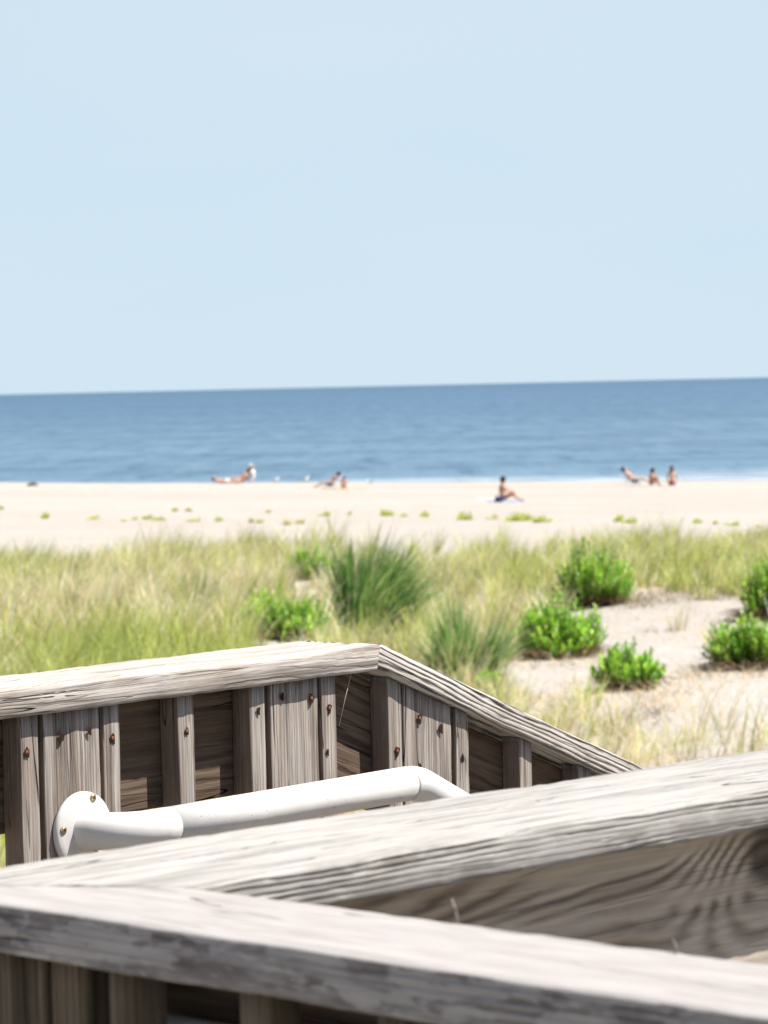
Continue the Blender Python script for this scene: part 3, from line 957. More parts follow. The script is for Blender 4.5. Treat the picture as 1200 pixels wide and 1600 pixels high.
I = np.repeat(np.arange(len(xx)), 5); n = len(I)
bx = xx[I] + rng.normal(0, 0.08, n); by = yy[I] + rng.normal(0, 0.08, n)
P = np.stack([bx, by, ground_z(bx, by)], 1)
hg = rng.uniform(0.04, 0.22, n)
colr = pick(STRAW, n) * np.where(rng.random(n) < np.where(tw2[I] < 1, 0.85, 0.3), 0.28, 1.0)[:, None] * np.array([1, 0.95, 0.95])
V, Q, T, C = blades(P, hg, rng.uniform(0.006, 0.012, n), rng.uniform(0, 6.28, n), rng.uniform(0.0, 0.3, n), rng.uniform(0.0, 0.25, n), colr)
props(link('dead_grass_litter', mesh_np('dead_grass_litter', V, Q, T, C), M_GRASS), kind='stuff')

# large upright grass clumps, each a plant of its own
CLG = np.array([(0.18, 0.34, 0.09), (0.25, 0.42, 0.12), (0.09, 0.20, 0.06), (0.44, 0.54, 0.22)])
def grass_clump(u, v, wpx, hpx, label, nbl=1500, lean=0.18, pal=CLG, straw=0.06, wid=0.012):
    b = gpt(u, v)
    sc_ = b.y / F
    rw = wpx * sc_ / 2; h = hpx * sc_ * 1.06
    n = nbl
    # several tufts grown together, each with its own height and lean
    k = 16
    ta = rng.uniform(0, 2 * np.pi, k); tr = np.sqrt(rng.random(k)) * rw * 0.72
    th_k = rng.uniform(0.62, 1.12, k) * (1.05 - 0.35 * tr / rw)
    tlx = np.cos(ta) * tr * 0.7 + rng.normal(0, 0.07, k); tly = np.sin(ta) * tr * 0.7 + rng.normal(0, 0.07, k)
    tid = rng.integers(0, k, n)
    rad = rng.random(n) ** 0.6 * rw * 0.22; an = rng.uniform(0, 2 * np.pi, n)
    bx = b.x + np.cos(ta[tid]) * tr[tid] + rad * np.cos(an); by = b.y + np.sin(ta[tid]) * tr[tid] + rad * np.sin(an)
    P = np.stack([bx, by, ground_z(bx, by) - 0.02], 1) - np.array(b)
    hg = h * th_k[tid] * (0.35 + 0.72 * rng.random(n) ** 0.7)
    ldx = tlx[tid] * 1.4 + np.cos(an) * rw * 0.42 * rng.random(n) + lean * h * rng.uniform(0.3, 1.6, n)
    ldy = tly[tid] + np.sin(an) * rw * 0.32 * rng.random(n)
    ln = np.hypot(ldx, ldy)
    c = np.where((rng.random(n) < straw)[:, None], pick(STRAW, n), pick(pal, n))
    V, Q, T, C = blades(P, hg, rng.uniform(0.6, 1.3, n) * wid, np.arctan2(ldy, ldx), ln * 0.6, ln * rng.uniform(0.3, 1.2, n), c, 4)
    t = thing('grass_clump', b, label, 'grass clump', 'tall green grass clumps on the dune')
    o = link('blades', mesh_np('blades', V, Q, T, C), M_GRASS, t, Matrix.Translation(b))
    return t
grass_clump(580, 990, 122, 166, 'largest tall dark green grass clump, leaning right behind the wooden cap near the bend', 1500, 0.20, straw=0.06, wid=0.030)
grass_clump(728, 1068, 105, 150, 'upright feathery dark green grass clump just right of the bend in the wooden cap', 1100, 0.03, straw=0.15, wid=0.021)
grass_clump(105, 1062, 130, 85, 'low drooping bright green grass clump behind the left end of the wooden cap', 1500, 0.45,
            np.array([(0.24, 0.40, 0.08), (0.34, 0.46, 0.12), (0.16, 0.30, 0.07)]), 0.1)
grass_clump(120, 975, 70, 72, 'olive grass clump with brown bases in the middle of the left grass', 700, 0.05,
            np.array([(0.30, 0.34, 0.12), (0.24, 0.28, 0.10)]), 0.3)
grass_clump(305, 955, 90, 80, 'dark olive grass clump between the two left leafy bushes and the left edge', 700, 0.05,
            np.array([(0.30, 0.36, 0.12), (0.22, 0.30, 0.10)]), 0.3)

LG = np.array([(0.19, 0.40, 0.03), (0.27, 0.48, 0.05), (0.12, 0.29, 0.03), (0.40, 0.56, 0.10), (0.22, 0.43, 0.03)])
def shrub(u, v, wpx, hpx, label, seed, shoots=170, squash=1.0, tint=1.0, lpx=1.0):
    r = np.random.default_rng(seed)
    b = gpt(u, v)
    sc_ = b.y / F
    rw = wpx * sc_ / 2 * 1.2; h = hpx * sc_ * 1.08; shoots = int(shoots * 1.5)
    t = thing('leafy_bush', b, label, 'bush', 'leafy green bushes on the dune')
    SV = []; SF = []
    LV = []; LF = []; LC = []
    lobes = [(r.uniform(-0.62, 0.62) * rw, r.uniform(-0.5, 0.5) * rw, r.uniform(0.62, 1.02) * h, r.uniform(0.38, 0.6) * rw) for _ in range(7)]
    lobes.append((0, 0, h, rw * 0.75))
    for s in range(shoots):
        lx, ly, lh, lr = lobes[r.integers(0, len(lobes))]
        a = r.uniform(0, 2 * np.pi); q = math.sqrt(r.random())
        tx = lx + math.cos(a) * q * lr; ty = ly + math.sin(a) * q * lr
        tz = lh * (math.sqrt(max(0.0, 1 - (q * 0.97) ** 2)) * 0.9 + 0.05) * r.uniform(0.55, 1.1)
        bx = tx * 0.7; by = ty * 0.7
        p0 = Vector((bx, by, 0)); p2 = Vector((tx, ty, tz)); p1 = p0.lerp(p2, 0.5) + Vector((0, 0, tz * 0.1))
        Vt, Ft = tube([p0, p1, p2], [0.006, 0.004, 0.002], 3, False)
        k = len(SV); SV += [tuple(x) for x in Vt]; SF += [tuple(i + k for i in f) for f in Ft]
        nl = int(r.integers(20, 34))
        tone = LG[r.integers(0, len(LG))] * r.uniform(0.65, 1.35) * tint * 1.1
        for j in range(nl):
            f = 0.16 + 0.84 * (j + r.random()) / nl
            c = p0.lerp(p1, f * 2) if f < 0.5 else p1.lerp(p2, f * 2 - 1)
            az = j * 2.4 + r.uniform(-.3, .3)
            el = 0.25 + 0.9 * f + r.uniform(-.3, .3)
            d = Vector((math.cos(az) * math.cos(el), math.sin(az) * math.cos(el), math.sin(el)))
            ln = r.uniform(0.045, 0.085) * lpx; w = ln * r.uniform(0.28, 0.42)
            sd_ = d.cross(UP).normalized() * w * 0.5
            kk = len(LV)
            droop = Vector((0, 0, -ln * 0.15))
            LV += [tuple(c), tuple(c + d * ln * .45 + sd_), tuple(c + d * ln + droop), tuple(c + d * ln * .45 - sd_)]
            LF.append((kk, kk + 1, kk + 2, kk + 3))
            cc = tone * r.uniform(0.85, 1.2)
            if f < 0.3 and tz > 0.3 * h and r.random() < 0.35: cc = np.array((0.30, 0.13, 0.04)) * r.uniform(.7, 1.2)
            elif r.random() < 0.07: cc = np.array((0.55, 0.60, 0.28))
            LC += [cc] * 4
    for s in range(int(shoots * 0.35)):            # bare dead twigs spreading low at the foot
        a = r.uniform(0, 2 * np.pi); L_ = rw * r.uniform(0.7, 1.25)
        p0 = Vector((math.cos(a) * rw * .4, math.sin(a) * rw * .4, 0.01)); p2 = Vector((math.cos(a) * L_, math.sin(a) * L_, r.uniform(0.0, 0.14)))
        p1 = p0.lerp(p2, 0.5) + Vector((r.uniform(-.05, .05), r.uniform(-.05, .05), r.uniform(0.0, 0.09)))
        Vt, Ft = tube([p0, p1, p2], [0.006, 0.005, 0.002], 3, False)
        k = len(SV); SV += [tuple(x) for x in Vt]; SF += [tuple(i + k for i in f) for f in Ft]
    link('stems', mesh_py('stems', SV, SF), M_STEM, t, Matrix.Translation(b))
    me = mesh_np('leaves', np.array(LV), np.array(LF), None, np.array(LC))
    link('leaves', me, M_LEAF, t, Matrix.Translation(b))
    return t
shrub(926, 946, 122, 100, 'round bright green leafy bush at the top left of the bare sand hollow', 1, 230)
shrub(872, 1028, 150, 98, 'wide bright green leafy bush left of the bare sand hollow', 2, 260, tint=1.1)
shrub(987, 1076, 100, 72, 'small tufted green bush standing lowest in the bare sand hollow', 3, 130, tint=1.1)
shrub(1196, 968, 108, 102, 'tall green leafy bush cut by the right edge of the picture', 4, 200, tint=0.95)
shrub(1176, 1046, 128, 84, 'low spreading green bush with dead twigs, nearest bush at the right edge', 5, 220)
shrub(446, 999, 116, 78, 'green leafy bush just above the wooden cap, left of the largest grass clump', 6, 210, tint=1.05)
shrub(487, 905, 72, 55, 'small dark green bush behind the largest grass clump, among the yellow grass', 7, 130, tint=0.95)
shrub(765, 1076, 34, 30, 'tiny bright green sprout touching the sloping wooden cap', 8, 40, tint=1.2)

# low plants dotted over the beach
BG = np.array([(0.55, 0.60, 0.14), (0.62, 0.66, 0.20), (0.42, 0.50, 0.12)])
plants = [(2, 796, 9, 6, 1), (69, 810, 12, 10, 0), (149, 811, 26, 7, 2), (193, 814, 9, 6, 2), (209, 812, 10, 6, 0), (230, 811, 20, 10, 0), (251, 813, 24, 7, 0),
          (273, 799, 9, 6, 1), (295, 799, 13, 6, 1), (305, 815, 26, 6, 2), (346, 814, 18, 8, 0), (393, 816, 8, 7, 1), (404, 817, 13, 8, 0),
          (420, 801, 9, 6, 1), (451, 820, 13, 8, 2), (469, 818, 15, 8, 2), (506, 806, 20, 8, 0), (546, 804, 8, 6, 2), (598, 806, 16, 10, 0), (609, 806, 16, 8, 0),
          (629, 807, 16, 7, 0), (667, 807, 18, 10, 0), (723, 812, 28, 15, 0), (768, 811, 20, 7, 2), (812, 814, 42, 12, 0), (845, 816, 28, 12, 0),
          (964, 815, 20, 10, 0), (980, 817, 26, 9, 0), (1091, 817, 16, 9, 0), (1117, 819, 7, 8, 2), (1142, 821, 20, 9, 0), (1186, 824, 8, 6, 2)]
tones = ['olive', 'yellow-green', 'faint pale']
for i, (u, v, w, h, k) in enumerate(plants):
    b = gpt(u, v, 70)
    sc_ = b.y / F
    rw = w * sc_ / 2; hh = h * sc_ * 1.6
    n = 24 + int(9 * w)
    kc = int(rng.integers(3, 7))
    cx = rng.uniform(-0.75, 0.75, kc); cy = rng.uniform(-0.6, 0.6, kc); cr = rng.uniform(0.15, 0.45, kc); ch = rng.uniform(0.35, 1.25, kc)
    ci = rng.integers(0, kc, n)
    rad = np.sqrt(rng.random(n)); an = rng.uniform(0, 6.28, n)
    P = np.stack([(cx[ci] + rad * cr[ci] * np.cos(an)) * rw, (cy[ci] + rad * cr[ci] * np.sin(an)) * rw * 1.4, np.zeros(n)], 1)
    P[:, 2] = ground_z(P[:, 0] + b.x, P[:, 1] + b.y) - b.z
    hg = hh * rng.uniform(0.3, 1.0, n) * (1.1 - 0.6 * rad) * ch[ci]
    c = pick(BG, n) * (0.75 if k == 1 else 1.0)
    if k == 2:
        m_ = rng.random(n) < 0.5
        c[m_] = pick(STRAW, int(m_.sum()))
    V, Q, T, C = blades(P, hg, rng.uniform(0.02, 0.05, n), an, rw * 0.25 * rad + 0.02, rng.uniform(0.02, 0.12, n), c)
    o = link('beach_plant', mesh_np('beach_plant', V, Q, T, C), M_GRASS, None, Matrix.Translation(b))
    near = sorted(plants, key=lambda q: abs(q[0] - u))
    props(o, None, 'beach plant', 'low plants dotted across the open sand')
    o['uv'] = u
    kindw = ['yellow-green', 'dark olive', 'faint sparse'][k]
    size = 'tiny' if w < 11 else 'small' if w < 19 else 'broad' if w < 27 else 'large'
    o['label'] = '%s %s low plant on the open sand' % (size, kindw)
    del o['uv']
    o['_i'] = i
nth = ['first', 'second', 'third', 'fourth', 'fifth', 'sixth', 'seventh', 'eighth', 'ninth', 'tenth', 'eleventh', 'twelfth', 'thirteenth', 'fourteenth',
       'fifteenth', 'sixteenth', 'seventeenth', 'eighteenth', 'nineteenth', 'twentieth']
pl = sorted([o for o in COL.objects if o.name.startswith('beach_plant')], key=lambda o: plants[o['_i']][0])
fam = {}
for o in pl: fam.setdefault(o['label'], []).append(o)
for lab, os_ in fam.items():
    for j, o in enumerate(os_):
        if len(os_) == 1: o['label'] = lab + ', the only one of its look'
        else: o['label'] = '%s, %s such from the left' % (lab, nth[j])
for o in pl: del o['_i']
for o in pl:
    if plants[pl.index(o)][2] >= 42: o['label'] = 'largest yellow-green plant on the open sand, below the person sitting on the blue towel'

# ------------------------------------------------------------------ people on the beach
M_SKIN = simple('tanned_skin', (0.50, 0.27, 0.17), 0.6, 0.3, 8, 0.0005, 0.15)
M_SKIN2 = simple('fair_skin', (0.62, 0.37, 0.27), 0.6, 0.3, 8, 0.0005, 0.15)
M_HAIRD = simple('dark_hair', (0.03, 0.02, 0.016), 0.6, 0.3, 60, 0.004, 0.4)
M_HAIRB = simple('brown_hair', (0.16, 0.07, 0.035), 0.6, 0.3, 60, 0.004, 0.4)
M_HAIRG = simple('pale_hair', (0.55, 0.47, 0.38), 0.6, 0.3, 60, 0.004, 0.3)
def cloth(name, c): return simple(name, c, 0.85, 0.1, 18, 0.006, 0.25)
M_NAVY = cloth('navy_cloth', (0.035, 0.06, 0.16)); M_BLUE = cloth('blue_towel_cloth', (0.16, 0.30, 0.62)); M_PBLUE = cloth('pale_blue_cloth', (0.55, 0.66, 0.80))
M_WHITE = cloth('white_cloth', (0.80, 0.80, 0.80)); M_RED = cloth('maroon_cloth', (0.28, 0.03, 0.06)); M_PINK = cloth('pink_cloth', (0.52, 0.34, 0.30))
M_BLACK = cloth('black_cloth', (0.03, 0.03, 0.04)); M_TAN = cloth('orange_towel_cloth', (0.65, 0.40, 0.20)); M_PLUM = cloth('plum_cloth', (0.20, 0.10, 0.12))
M_FRAME = simple('chair_metal', (0.7, 0.7, 0.72), 0.35, 0.5)

def skin_mesh(name, verts, edges, radii, mat, parent, M, root=0, lvl=2):
    me = bpy.data.meshes.new(name)
    me.from_pydata([tuple(v) for v in verts], edges, [])
    o = link(name, me, mat, parent, M)
    md = o.modifiers.new('skin', 'SKIN'); md.use_smooth_shade = True
    for i, r in enumerate(radii):
        rr = r if hasattr(r, '__len__') else (r, r)
        me.skin_vertices[0].data[i].radius = rr
    me.skin_vertices[0].data[root].use_root = True
    sb = o.modifiers.new('subdivision', 'SUBSURF'); sb.levels = lvl; sb.render_levels = lvl
    return o
def unit(a, b): return (Vector(b) - Vector(a)).normalized()
def person(loc, yaw, pose, label, skin, hair, clothes, long_hair=False, scale=1.0):
    """pose: pelvis, chest, neck, head (points in the X-Z plane, x forward) + legs and arms as joint lists; local frame faces +X"""
    t = thing('person', loc, label, 'person')
    M = Matrix.Translation(loc) @ Matrix.Rotation(yaw, 4, 'Z') @ Matrix.Scale(scale, 4)
    P = []; E = []; Rr = []
    def add(p, r, par=None):
        P.append(Vector(p)); Rr.append(r)
        if par is not None: E.append((par, len(P) - 1))
        return len(P) - 1
    pel, wai, che, nek, hed = [Vector(p) for p in pose['spine']]
    ip = add(pel, (0.125, 0.15)); iw = add(wai, (0.10, 0.13), ip); ic = add(che, (0.115, 0.15), iw)
    ish = add(che.lerp(nek, 0.62), (0.085, 0.10), ic)
    inn_ = add(nek, 0.052, ish)
    fwd = pose.get('face', (1, 0, 0)); fwd = Vector(fwd).normalized()
    upv = unit(nek, hed)
    ih = add(hed - upv * 0.035 + fwd * 0.012, (0.078, 0.082), inn_)
    ih2 = add(hed + upv * 0.055, (0.082, 0.09), ih)
    add(hed + upv * 0.11, 0.05, ih2)
    add(hed + fwd * 0.105 - upv * 0.012, 0.014, ih)                 # nose
    joints = {}
    for s, key in ((1, 'legL'), (-1, 'legR')):
        hip, kn, ank, toe = [Vector(p) for p in pose[key]]
        a = add(hip, 0.088, ip); b = add(hip.lerp(kn, 0.5), 0.074, a); c = add(kn, 0.054, b)
        d = add(kn.lerp(ank, 0.35), 0.056, c); e = add(ank, 0.036, d); add(ank.lerp(toe, 0.6), 0.038, e); add(toe, 0.024, len(P) - 1)
        joints[key] = (hip, kn, ank)
    for key in ('armL', 'armR'):
        sh, el, wr, tip = [Vector(p) for p in pose[key]]
        a = add(sh, 0.058, ish); b = add(el, 0.040, a); c = add(wr, 0.027, b)
        hd = unit(wr, tip); pm = add(wr + hd * 0.07, (0.034, 0.018), c)
        sdv = hd.cross(UP if abs(hd.z) < .9 else Vector((1, 0, 0))).normalized()
        for q, l in ((-1.5, .062), (-.5, .078), (.5, .082), (1.5, .072)):
            k1 = add(wr + hd * 0.10 + sdv * q * 0.02, 0.009, pm)
            add(wr + hd * (0.10 + l) + sdv * q * 0.021 - UP * 0.015, 0.0075, k1)
        th_ = add(wr + hd * 0.04 - sdv * 0.045, 0.011, pm); add(wr + hd * 0.08 - sdv * 0.066, 0.009, th_)
    skin_mesh('body', P, E, Rr, skin, t, M, 0)
    # hair: a cap over skull, optionally falling to the shoulders
    hv = [hed + upv * 0.03 - fwd * 0.025, hed + upv * 0.085 - fwd * 0.01, hed + upv * 0.10 + fwd * 0.035, hed - upv * 0.04 - fwd * 0.055]
    he = [(0, 1), (1, 2), (0, 3)]; hr = [0.100, 0.085, 0.05, 0.062]
    if long_hair:
        hv.append(hed - upv * 0.17 - fwd * 0.085); he.append((3, 4)); hr.append(0.06)
    skin_mesh('hair', hv, he, hr, hair, t, M)
    for (nm, mt) in clothes:
        if nm == 'shorts' or nm == 'swim_trunks':
            v = [pel, wai.lerp(pel, .35)]; e = [(0, 1)]; r = [(0.145, 0.17), (0.128, 0.155)]
            for key in ('legL', 'legR'):
                hip, kn, ank = joints[key]
                v += [hip, hip.lerp(kn, 0.5)]; k = len(v); e += [(0, k - 2), (k - 2, k - 1)]; r += [0.102, 0.094]
            skin_mesh(nm, v, e, r, mt, t, M)
        elif nm == 'bikini_bottom':
            v = [pel - (wai - pel) * 0.15, wai.lerp(pel, .6)]
            for key in ('legL', 'legR'):
                v.append(joints[key][0].lerp(joints[key][1], 0.1))
            skin_mesh(nm, v, [(0, 1), (0, 2), (0, 3)], [(0.14, 0.165), (0.12, 0.15), 0.1, 0.1], mt, t, M)
        elif nm == 'bikini_top':
            skin_mesh(nm, [che.lerp(wai, .15), che.lerp(nek, .18)], [(0, 1)], [(0.125, 0.16), (0.12, 0.155)], mt, t, M)
        elif nm == 'shirt':
            v = [pel.lerp(wai, .3), wai, che, che.lerp(nek, .62)]; e = [(0, 1), (1, 2), (2, 3)]
            r = [(0.155, 0.18), (0.13, 0.16), (0.135, 0.17), (0.10, 0.115)]
            for key in ('armL', 'armR'):
                sh, el = Vector(pose[key][0]), Vector(pose[key][1])
                v += [sh, sh.lerp(el, 0.65)]; k = len(v); e += [(3, k - 2), (k - 2, k - 1)]; r += [0.075, 0.062]
            skin_mesh(nm, v, e, r, mt, t, M)
        elif nm == 'hat':
            V = []; Fc = []; n_ = 20
            up = upv
            ax = up.cross(Vector((0, 1, 0))).normalized(); ay = up.cross(ax)
            prof = [(0.0, 0.19), (0.005, 0.11), (0.06, 0.108), (0.11, 0.085), (0.125, 0.0)]
            for (h_, rr) in prof:
                for k in range(n_):
                    a_ = k / n_ * 6.2832
                    V.append(hed + up * (0.05 + h_) + ax * math.cos(a_) * rr + ay * math.sin(a_) * rr)
            for i_ in range(4):
                for k in range(n_):
                    Fc.append((i_ * n_ + k, i_ * n_ + (k + 1) % n_, (i_ + 1) * n_ + (k + 1) % n_, (i_ + 1) * n_ + k))
            link('hat', mesh_py('hat', V, Fc), mt, t, M)
    return t
def mir(p): return (p[0], -p[1], p[2])
def pose_sit(back=0.08, knee=(0.40, 0.10, 0.36), ank=(0.62, 0.11, 0.07), hand='knee', knee2=None, ank2=None, z0=0.12):
    sp = [(0, 0, z0), (-0.02 - back * .3, 0, z0 + 0.18), (-0.01 - back * .6, 0, z0 + 0.36), (0.02 - back, 0, z0 + 0.55), (0.05 - back, 0, z0 + 0.68)]
    hipL = (0.03, 0.10, z0)
    toe = (ank[0] + 0.17, ank[1] + .01, max(0.03, ank[2] - 0.05))
    k2 = knee2 or mir(knee); a2 = ank2 or mir(ank)
    toe2 = (a2[0] + 0.17, a2[1] - .01, max(0.03, a2[2] - 0.05))
    sh = (0.0 - back * .8, 0.17, z0 + 0.50)
    if hand == 'knee':
        el = (sh[0] + 0.17, 0.22, z0 + 0.29); wr = (knee[0] - 0.02, 0.13, knee[2] + 0.04); tip = (knee[0] + 0.12, 0.08, knee[2] + 0.0)
    elif hand == 'back':
        el = (sh[0] - 0.14, 0.22, z0 + 0.25); wr = (sh[0] - 0.26, 0.22, 0.06); tip = (sh[0] - 0.40, 0.24, 0.03)
    else:
        el = (sh[0] + 0.04, 0.23, z0 + 0.24); wr = (sh[0] + 0.22, 0.18, z0 + 0.10); tip = (sh[0] + 0.36, 0.15, z0 + 0.08)
    return dict(spine=sp, legL=(hipL, knee, ank, toe), legR=(mir(hipL), k2, a2, toe2), armL=(sh, el, wr, tip), armR=tuple(mir(p) for p in (sh, el, wr, tip)))
def pose_recline(ang=35, z0=0.20):
    c, s = math.cos(math.radians(180 - ang)), math.sin(math.radians(ang))
    L = [0, 0.18, 0.36, 0.55, 0.69]
    sp = [(c * l, 0, z0 + s * l) for l in L]
    sh = (c * 0.5, 0.17, z0 + s * 0.5)
    leg = ((0.03, 0.10, z0), (0.43, 0.11, z0 + 0.14), (0.82, 0.11, 0.10), (0.93, 0.12, 0.20))
    arm = (sh, (sh[0] + 0.12, 0.25, sh[2] - 0.20), (sh[0] + 0.36, 0.20, sh[2] - 0.14), (sh[0] + 0.5, 0.17, sh[2] - 0.15))
    return dict(spine=sp, face=(s, 0, -c * 0.4), legL=leg, legR=tuple(mir(p) for p in leg), armL=arm, armR=tuple(mir(p) for p in arm))
def pose_lie():
    sp = [(0, 0, 0.12), (-0.18, 0, 0.12), (-0.36, 0, 0.14), (-0.55, 0, 0.20), (-0.68, 0, 0.25)]
    leg = ((0.03, 0.10, 0.11), (0.42, 0.12, 0.30), (0.60, 0.12, 0.08), (0.76, 0.12, 0.05))
    leg2 = ((0.03, -0.10, 0.11), (0.46, -0.12, 0.10), (0.88, -0.12, 0.07), (0.97, -0.12, 0.15))
    arm = ((-0.48, 0.17, 0.16), (-0.30, 0.28, 0.08), (-0.08, 0.28, 0.06), (0.05, 0.27, 0.05))
    return dict(spine=sp, face=(0.5, 0, 0.8), legL=leg, legR=leg2, armL=arm, armR=tuple(mir(p) for p in arm))
def towel(name, loc, yaw, L, W, mat, label, cat='towel', lift=0.012):
    nx, ny = 24, 14
    V = []; Fc = []
    sd = random.uniform(0, 90)
    c, s = math.cos(yaw), math.sin(yaw)
    for i in range(nx + 1):
        for j in range(ny + 1):
            x = (i / nx - .5) * L; y = (j / ny - .5) * W
            wx = loc[0] + c * x - s * y; wy = loc[1] + s * x + c * y
            z = float(ground_z(wx, wy)) + lift + 0.018 * abs(mnoise.noise(Vector((x * 4 + sd, y * 5, 0))))
            V.append((wx, wy, z))
    n0 = len(V)
    V += [(a, b, z - 0.010) for a, b, z in V[:n0]]
    w = ny + 1
    for i in range(nx):
        for j in range(ny):
            a = i * w + j
            Fc.append((a, a + w, a + w + 1, a + 1)); Fc.append((n0 + a, n0 + a + 1, n0 + a + w + 1, n0 + a + w))
    rim = [i * w for i in range(nx + 1)] + [nx * w + j for j in range(1, w)] + [i * w + ny for i in range(nx - 1, -1, -1)] + [j for j in range(ny - 1, 0, -1)]
    for k in range(len(rim)):
        a, b = rim[k], rim[(k + 1) % len(rim)]
        Fc.append((b, a, n0 + a, n0 + b))
    L0 = Vector(loc)
    V = [tuple(Vector(v) - L0) for v in V]
    o = link(name, mesh_py(name, V, Fc), mat, None, Matrix.Translation(L0))
    return props(o, label, cat)
def beach_chair(loc, yaw, label, fabric, ang=35):
    t = thing('beach_chair', loc, label, 'beach chair')
    M = Matrix.Translation(loc) @ Matrix.Rotation(yaw, 4, 'Z')
    c, s = -math.cos(math.radians(ang)), math.sin(math.radians(ang))
    def sheet(name, p, q, W=0.5):
        p = Vector(p); q = Vector(q); V = []; Fc = []; n = 8
        nrm = (q - p).cross(Vector((0, 1, 0))).normalized()
        for k in range(2):
            for i in range(n + 1):
                f = i / n
                for j in (-1, 1):
                    V.append(p.lerp(q, f) - nrm * (0.03 * math.sin(f * math.pi) - 0.006 * k) + Vector((0, j * W / 2, 0)))
        m_ = 2 * (n + 1)
        for i in range(n):
            a = 2 * i; Fc.append((a, a + 1, a + 3, a + 2)); Fc.append((m_ + a, m_ + a + 2, m_ + a + 3, m_ + a + 1))
            Fc.append((a, a + 2, m_ + a + 2, m_ + a)); Fc.append((a + 1, m_ + a + 1, m_ + a + 3, a + 3))
        return link(name, mesh_py(name, V, Fc), fabric, t, M)
    sheet('seat', (0.40, 0, 0.14), (-0.08, 0, 0.10)); sheet('backrest', (-0.10, 0, 0.10), (-0.10 + c * 0.68, 0, 0.10 + s * 0.68))
    for sy in (-1, 1):
        y = 0.27 * sy
        tube_obj('frame', [Vector((0.42, y, 0.15)), Vector((-0.10, y, 0.10)), Vector((-0.10 + c * .7, y, 0.10 + s * .7))], 0.013, M_FRAME, t, 8, M)
        tube_obj('leg', [Vector((0.38, y * 1.04, 0.145)), Vector((0.30, y * 1.04, 0.0)), Vector((-0.30, y * 1.04, 0.0)), Vector((-0.38, y * 1.04, 0.30))], 0.011, M_FRAME, t, 8, M)
        tube_obj('armrest', [Vector((-0.38, y * 1.08, 0.30)), Vector((-0.1, y * 1.08, 0.32)), Vector((0.22, y * 1.08, 0.31))], 0.016, M_FRAME, t, 8, M)
    return t

# the person nearest, sitting on a blue towel and looking right
b = gpt(786, 784, 90)
person(b + Vector((0, 0, 0.03)), math.radians(-8), pose_sit(0.02, (0.36, 0.10, 0.32), (0.56, 0.11, 0.07), knee2=(0.38, -0.1, 0.24), ank2=(0.66, -0.12, 0.05)),
       'tanned person with short dark hair sitting upright on a blue towel, nearest on the beach', M_SKIN, M_HAIRD, [('swim_trunks', M_NAVY)])
towel('beach_towel', b + Vector((0.1, 0.1, 0)), 0.1, 1.3, 0.9, M_BLUE, 'bright blue towel under the nearest sitting person')
t2 = gpt(757, 780, 90)
towel('beach_towel', t2, 0.05, 0.75, 0.8, M_PBLUE, 'pale blue towel spread just left of the nearest sitting person')
# dark bag behind that person
def bag(loc, label, mat, w=0.3, h=0.22, d=0.2):
    t = thing('beach_bag', loc, label, 'bag')
    M = Matrix.Translation(loc)
    V = []; Fc = []; n = 18; L = [(0, .8), (.15, 1.0), (.6, .95), (.9, .7), (1.0, .62)]
    for (z, q) in L:
        for k in range(n):
            a = k / n * 6.2832
            V.append((math.copysign(abs(math.cos(a)) ** .6, math.cos(a)) * w / 2 * q, math.copysign(abs(math.sin(a)) ** .6, math.sin(a)) * d / 2 * q, z * h))
    for i in range(len(L) - 1):
        for k in range(n): Fc.append((i * n + k, i * n + (k + 1) % n, (i + 1) * n + (k + 1) % n, (i + 1) * n + k))
    Fc.append(tuple(reversed(range(n))))
    link('bag_body', mesh_py('bag_body', V, Fc), mat, t, M)
    tube_obj('strap', [Vector((-w * .3, 0, h * .95)), Vector((-w * .2, 0, h * 1.35)), Vector((w * .2, 0, h * 1.35)), Vector((w * .3, 0, h * .95))], 0.012, mat, t, 6, M)
bg_ = gpt(779, 785, 90)
bag(bg_, 'dark navy beach bag behind the back of the nearest sitting person', M_NAVY)

# right-hand group by the water
b = gpt(990, 759, 130)
beach_chair(b, math.radians(-4), 'low dark beach chair leaning back near the surf', M_BLACK, 42)
person(b, math.radians(-4), pose_recline(52, 0.22), 'dark haired person reclining in the low beach chair near the surf, legs stretched right', M_SKIN2, M_HAIRD, [('swim_trunks', M_BLACK)], scale=1.0)
b = gpt(1017, 759.5, 130)
person(b, math.radians(-25), pose_sit(-0.08, (0.30, 0.11, 0.42), (0.42, 0.11, 0.07)), 'person hugging both knees on the sand right of the reclining person', M_SKIN, M_HAIRD, [('bikini_top', M_PLUM), ('bikini_bottom', M_PLUM)], True, 0.9)
b = gpt(1050, 760, 130)
person(b, math.radians(82), pose_sit(0.0, (0.34, 0.16, 0.30), (0.40, 0.10, 0.08), 'lap'), 'person in maroon swimwear sitting with back turned, rightmost on the beach', M_SKIN2, M_HAIRB, [('bikini_bottom', M_RED)], True)
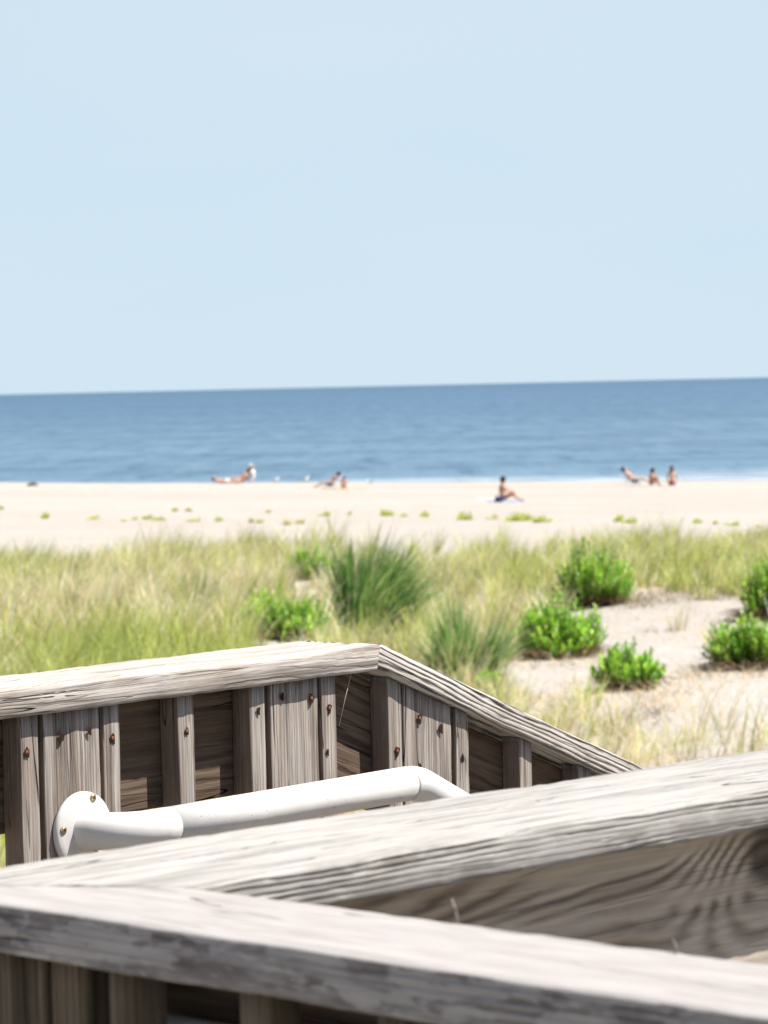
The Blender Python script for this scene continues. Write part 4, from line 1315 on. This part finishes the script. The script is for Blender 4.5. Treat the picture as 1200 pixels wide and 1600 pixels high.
# left-hand group on the crest of the beach
b = gpt(353, 755.5, 130)
towel('beach_towel', b, 0.0, 1.3, 0.7, M_PINK, 'salmon towel under the lying person of the left group')
person(b + Vector((0, 0, 0.03)), math.radians(4), pose_lie(), 'fair person lying on the back with one knee raised, left end of the left group', M_SKIN2, M_HAIRB, [('swim_trunks', M_WHITE)], scale=0.8)
def beyond(u, y):
    d = ray(u, 754); q = CAM + d * (y / d.y)
    return Vector((q.x, q.y, float(ground_z(q.x, q.y))))
b = beyond(374, 156.5)
person(b, math.radians(186), pose_recline(48, 0.10), 'brown haired person in pink leaning back beside the white shirted person', M_SKIN2, M_HAIRB, [('bikini_top', M_PINK), ('bikini_bottom', M_PINK)], True, 0.95)
b = beyond(393, 157.5)
person(b, math.radians(160), pose_sit(0.04, (0.34, 0.12, 0.32), (0.52, 0.12, 0.07), 'lap'), 'person in white shirt and white hat sitting at the right of the left group', M_SKIN2, M_HAIRG, [('shirt', M_WHITE), ('shorts', M_WHITE), ('hat', M_WHITE)], False, 1.0)
# middle pair
b = gpt(517, 764, 120)
beach_chair(b, math.radians(178), 'low white beach chair of the middle pair', M_WHITE, 48)
person(b, math.radians(178), pose_recline(55, 0.22), 'person in plum swimwear reclining in the white beach chair, legs stretched left', M_SKIN, M_HAIRB, [('swim_trunks', M_PLUM)], scale=0.85)
b = gpt(538, 765, 120)
towel('beach_towel', b + Vector((0.2, 0.1, 0)), 0.05, 1.9, 0.8, M_TAN, 'orange towel beside the white beach chair')
person(b + Vector((0, 0, 0.03)), math.radians(100), pose_sit(-0.05, (0.32, 0.12, 0.3), (0.46, 0.12, 0.07), 'knee'), 'tanned person crouched on the orange towel beside the white beach chair', M_SKIN, M_HAIRB, [('shorts', M_TAN)], scale=0.62)

# gulls
M_GULL = simple('gull_white', (0.8, 0.8, 0.78), 0.7, 0.2); M_GREY = simple('gull_grey', (0.35, 0.37, 0.40), 0.7, 0.2); M_BEAK = simple('gull_beak', (0.6, 0.35, 0.05), 0.5, 0.3)
def gull(u, v, yaw, label, sc_=1.0):
    b = gpt(u, v, 130)
    t = thing('gull', b, label, 'bird', 'white gulls resting on the crest of the beach')
    M = Matrix.Translation(b) @ Matrix.Rotation(yaw, 4, 'Z') @ Matrix.Scale(sc_, 4)
    V = [(0, 0, .16), (-.12, 0, .15), (-.24, 0, .16), (.09, 0, .20), (.13, 0, .28), (.16, 0, .33), (.22, 0, .325)]
    skin_mesh('body', V, [(0, 1), (1, 2), (0, 3), (3, 4), (4, 5), (5, 6)], [.085, .07, .02, .06, .04, .042, .012], M_GULL, t, M)
    for s in (-1, 1):
        skin_mesh('wing', [(.05, s * .075, .19), (-.12, s * .07, .19), (-.33, s * .03, .18)], [(0, 1), (1, 2)], [(.03, .06), (.025, .05), .008], M_GREY, t, M)
        tube_obj('leg', [Vector((0, s * .03, .1)), Vector((.01, s * .03, 0.0))], 0.006, M_BEAK, t, 6, M)
    tube_obj('beak', [Vector((.20, 0, .325)), Vector((.27, 0, .31))], [0.014, 0.003], M_BEAK, t, 8, M)
gull(431, 754.5, 0.3, 'small gull on the sand crest just right of the left group', 0.8)
gull(477, 755, 0.1, 'larger white gull on the sand crest left of the white beach chair', 1.0)
gull(578, 757, 3.0, 'lone tiny gull on the sand crest right of the middle pair', 0.7)
# driftwood at far left
b = gpt(51, 760, 120)
t = thing('driftwood', b, 'short dark piece of driftwood on the sand at far left', 'driftwood')
tube_obj('log', [b + Vector((-.25, 0, .05)), b + Vector((-.08, .03, .10)), b + Vector((.1, 0, .09)), b + Vector((.26, -.03, .05))], [.04, .075, .065, .03], M_STEM, t, 10)
tube_obj('branch', [b + Vector((0, 0, .1)), b + Vector((.1, .02, .2)), b + Vector((.17, .03, .22))], [.03, .02, .01], M_STEM, t, 8)
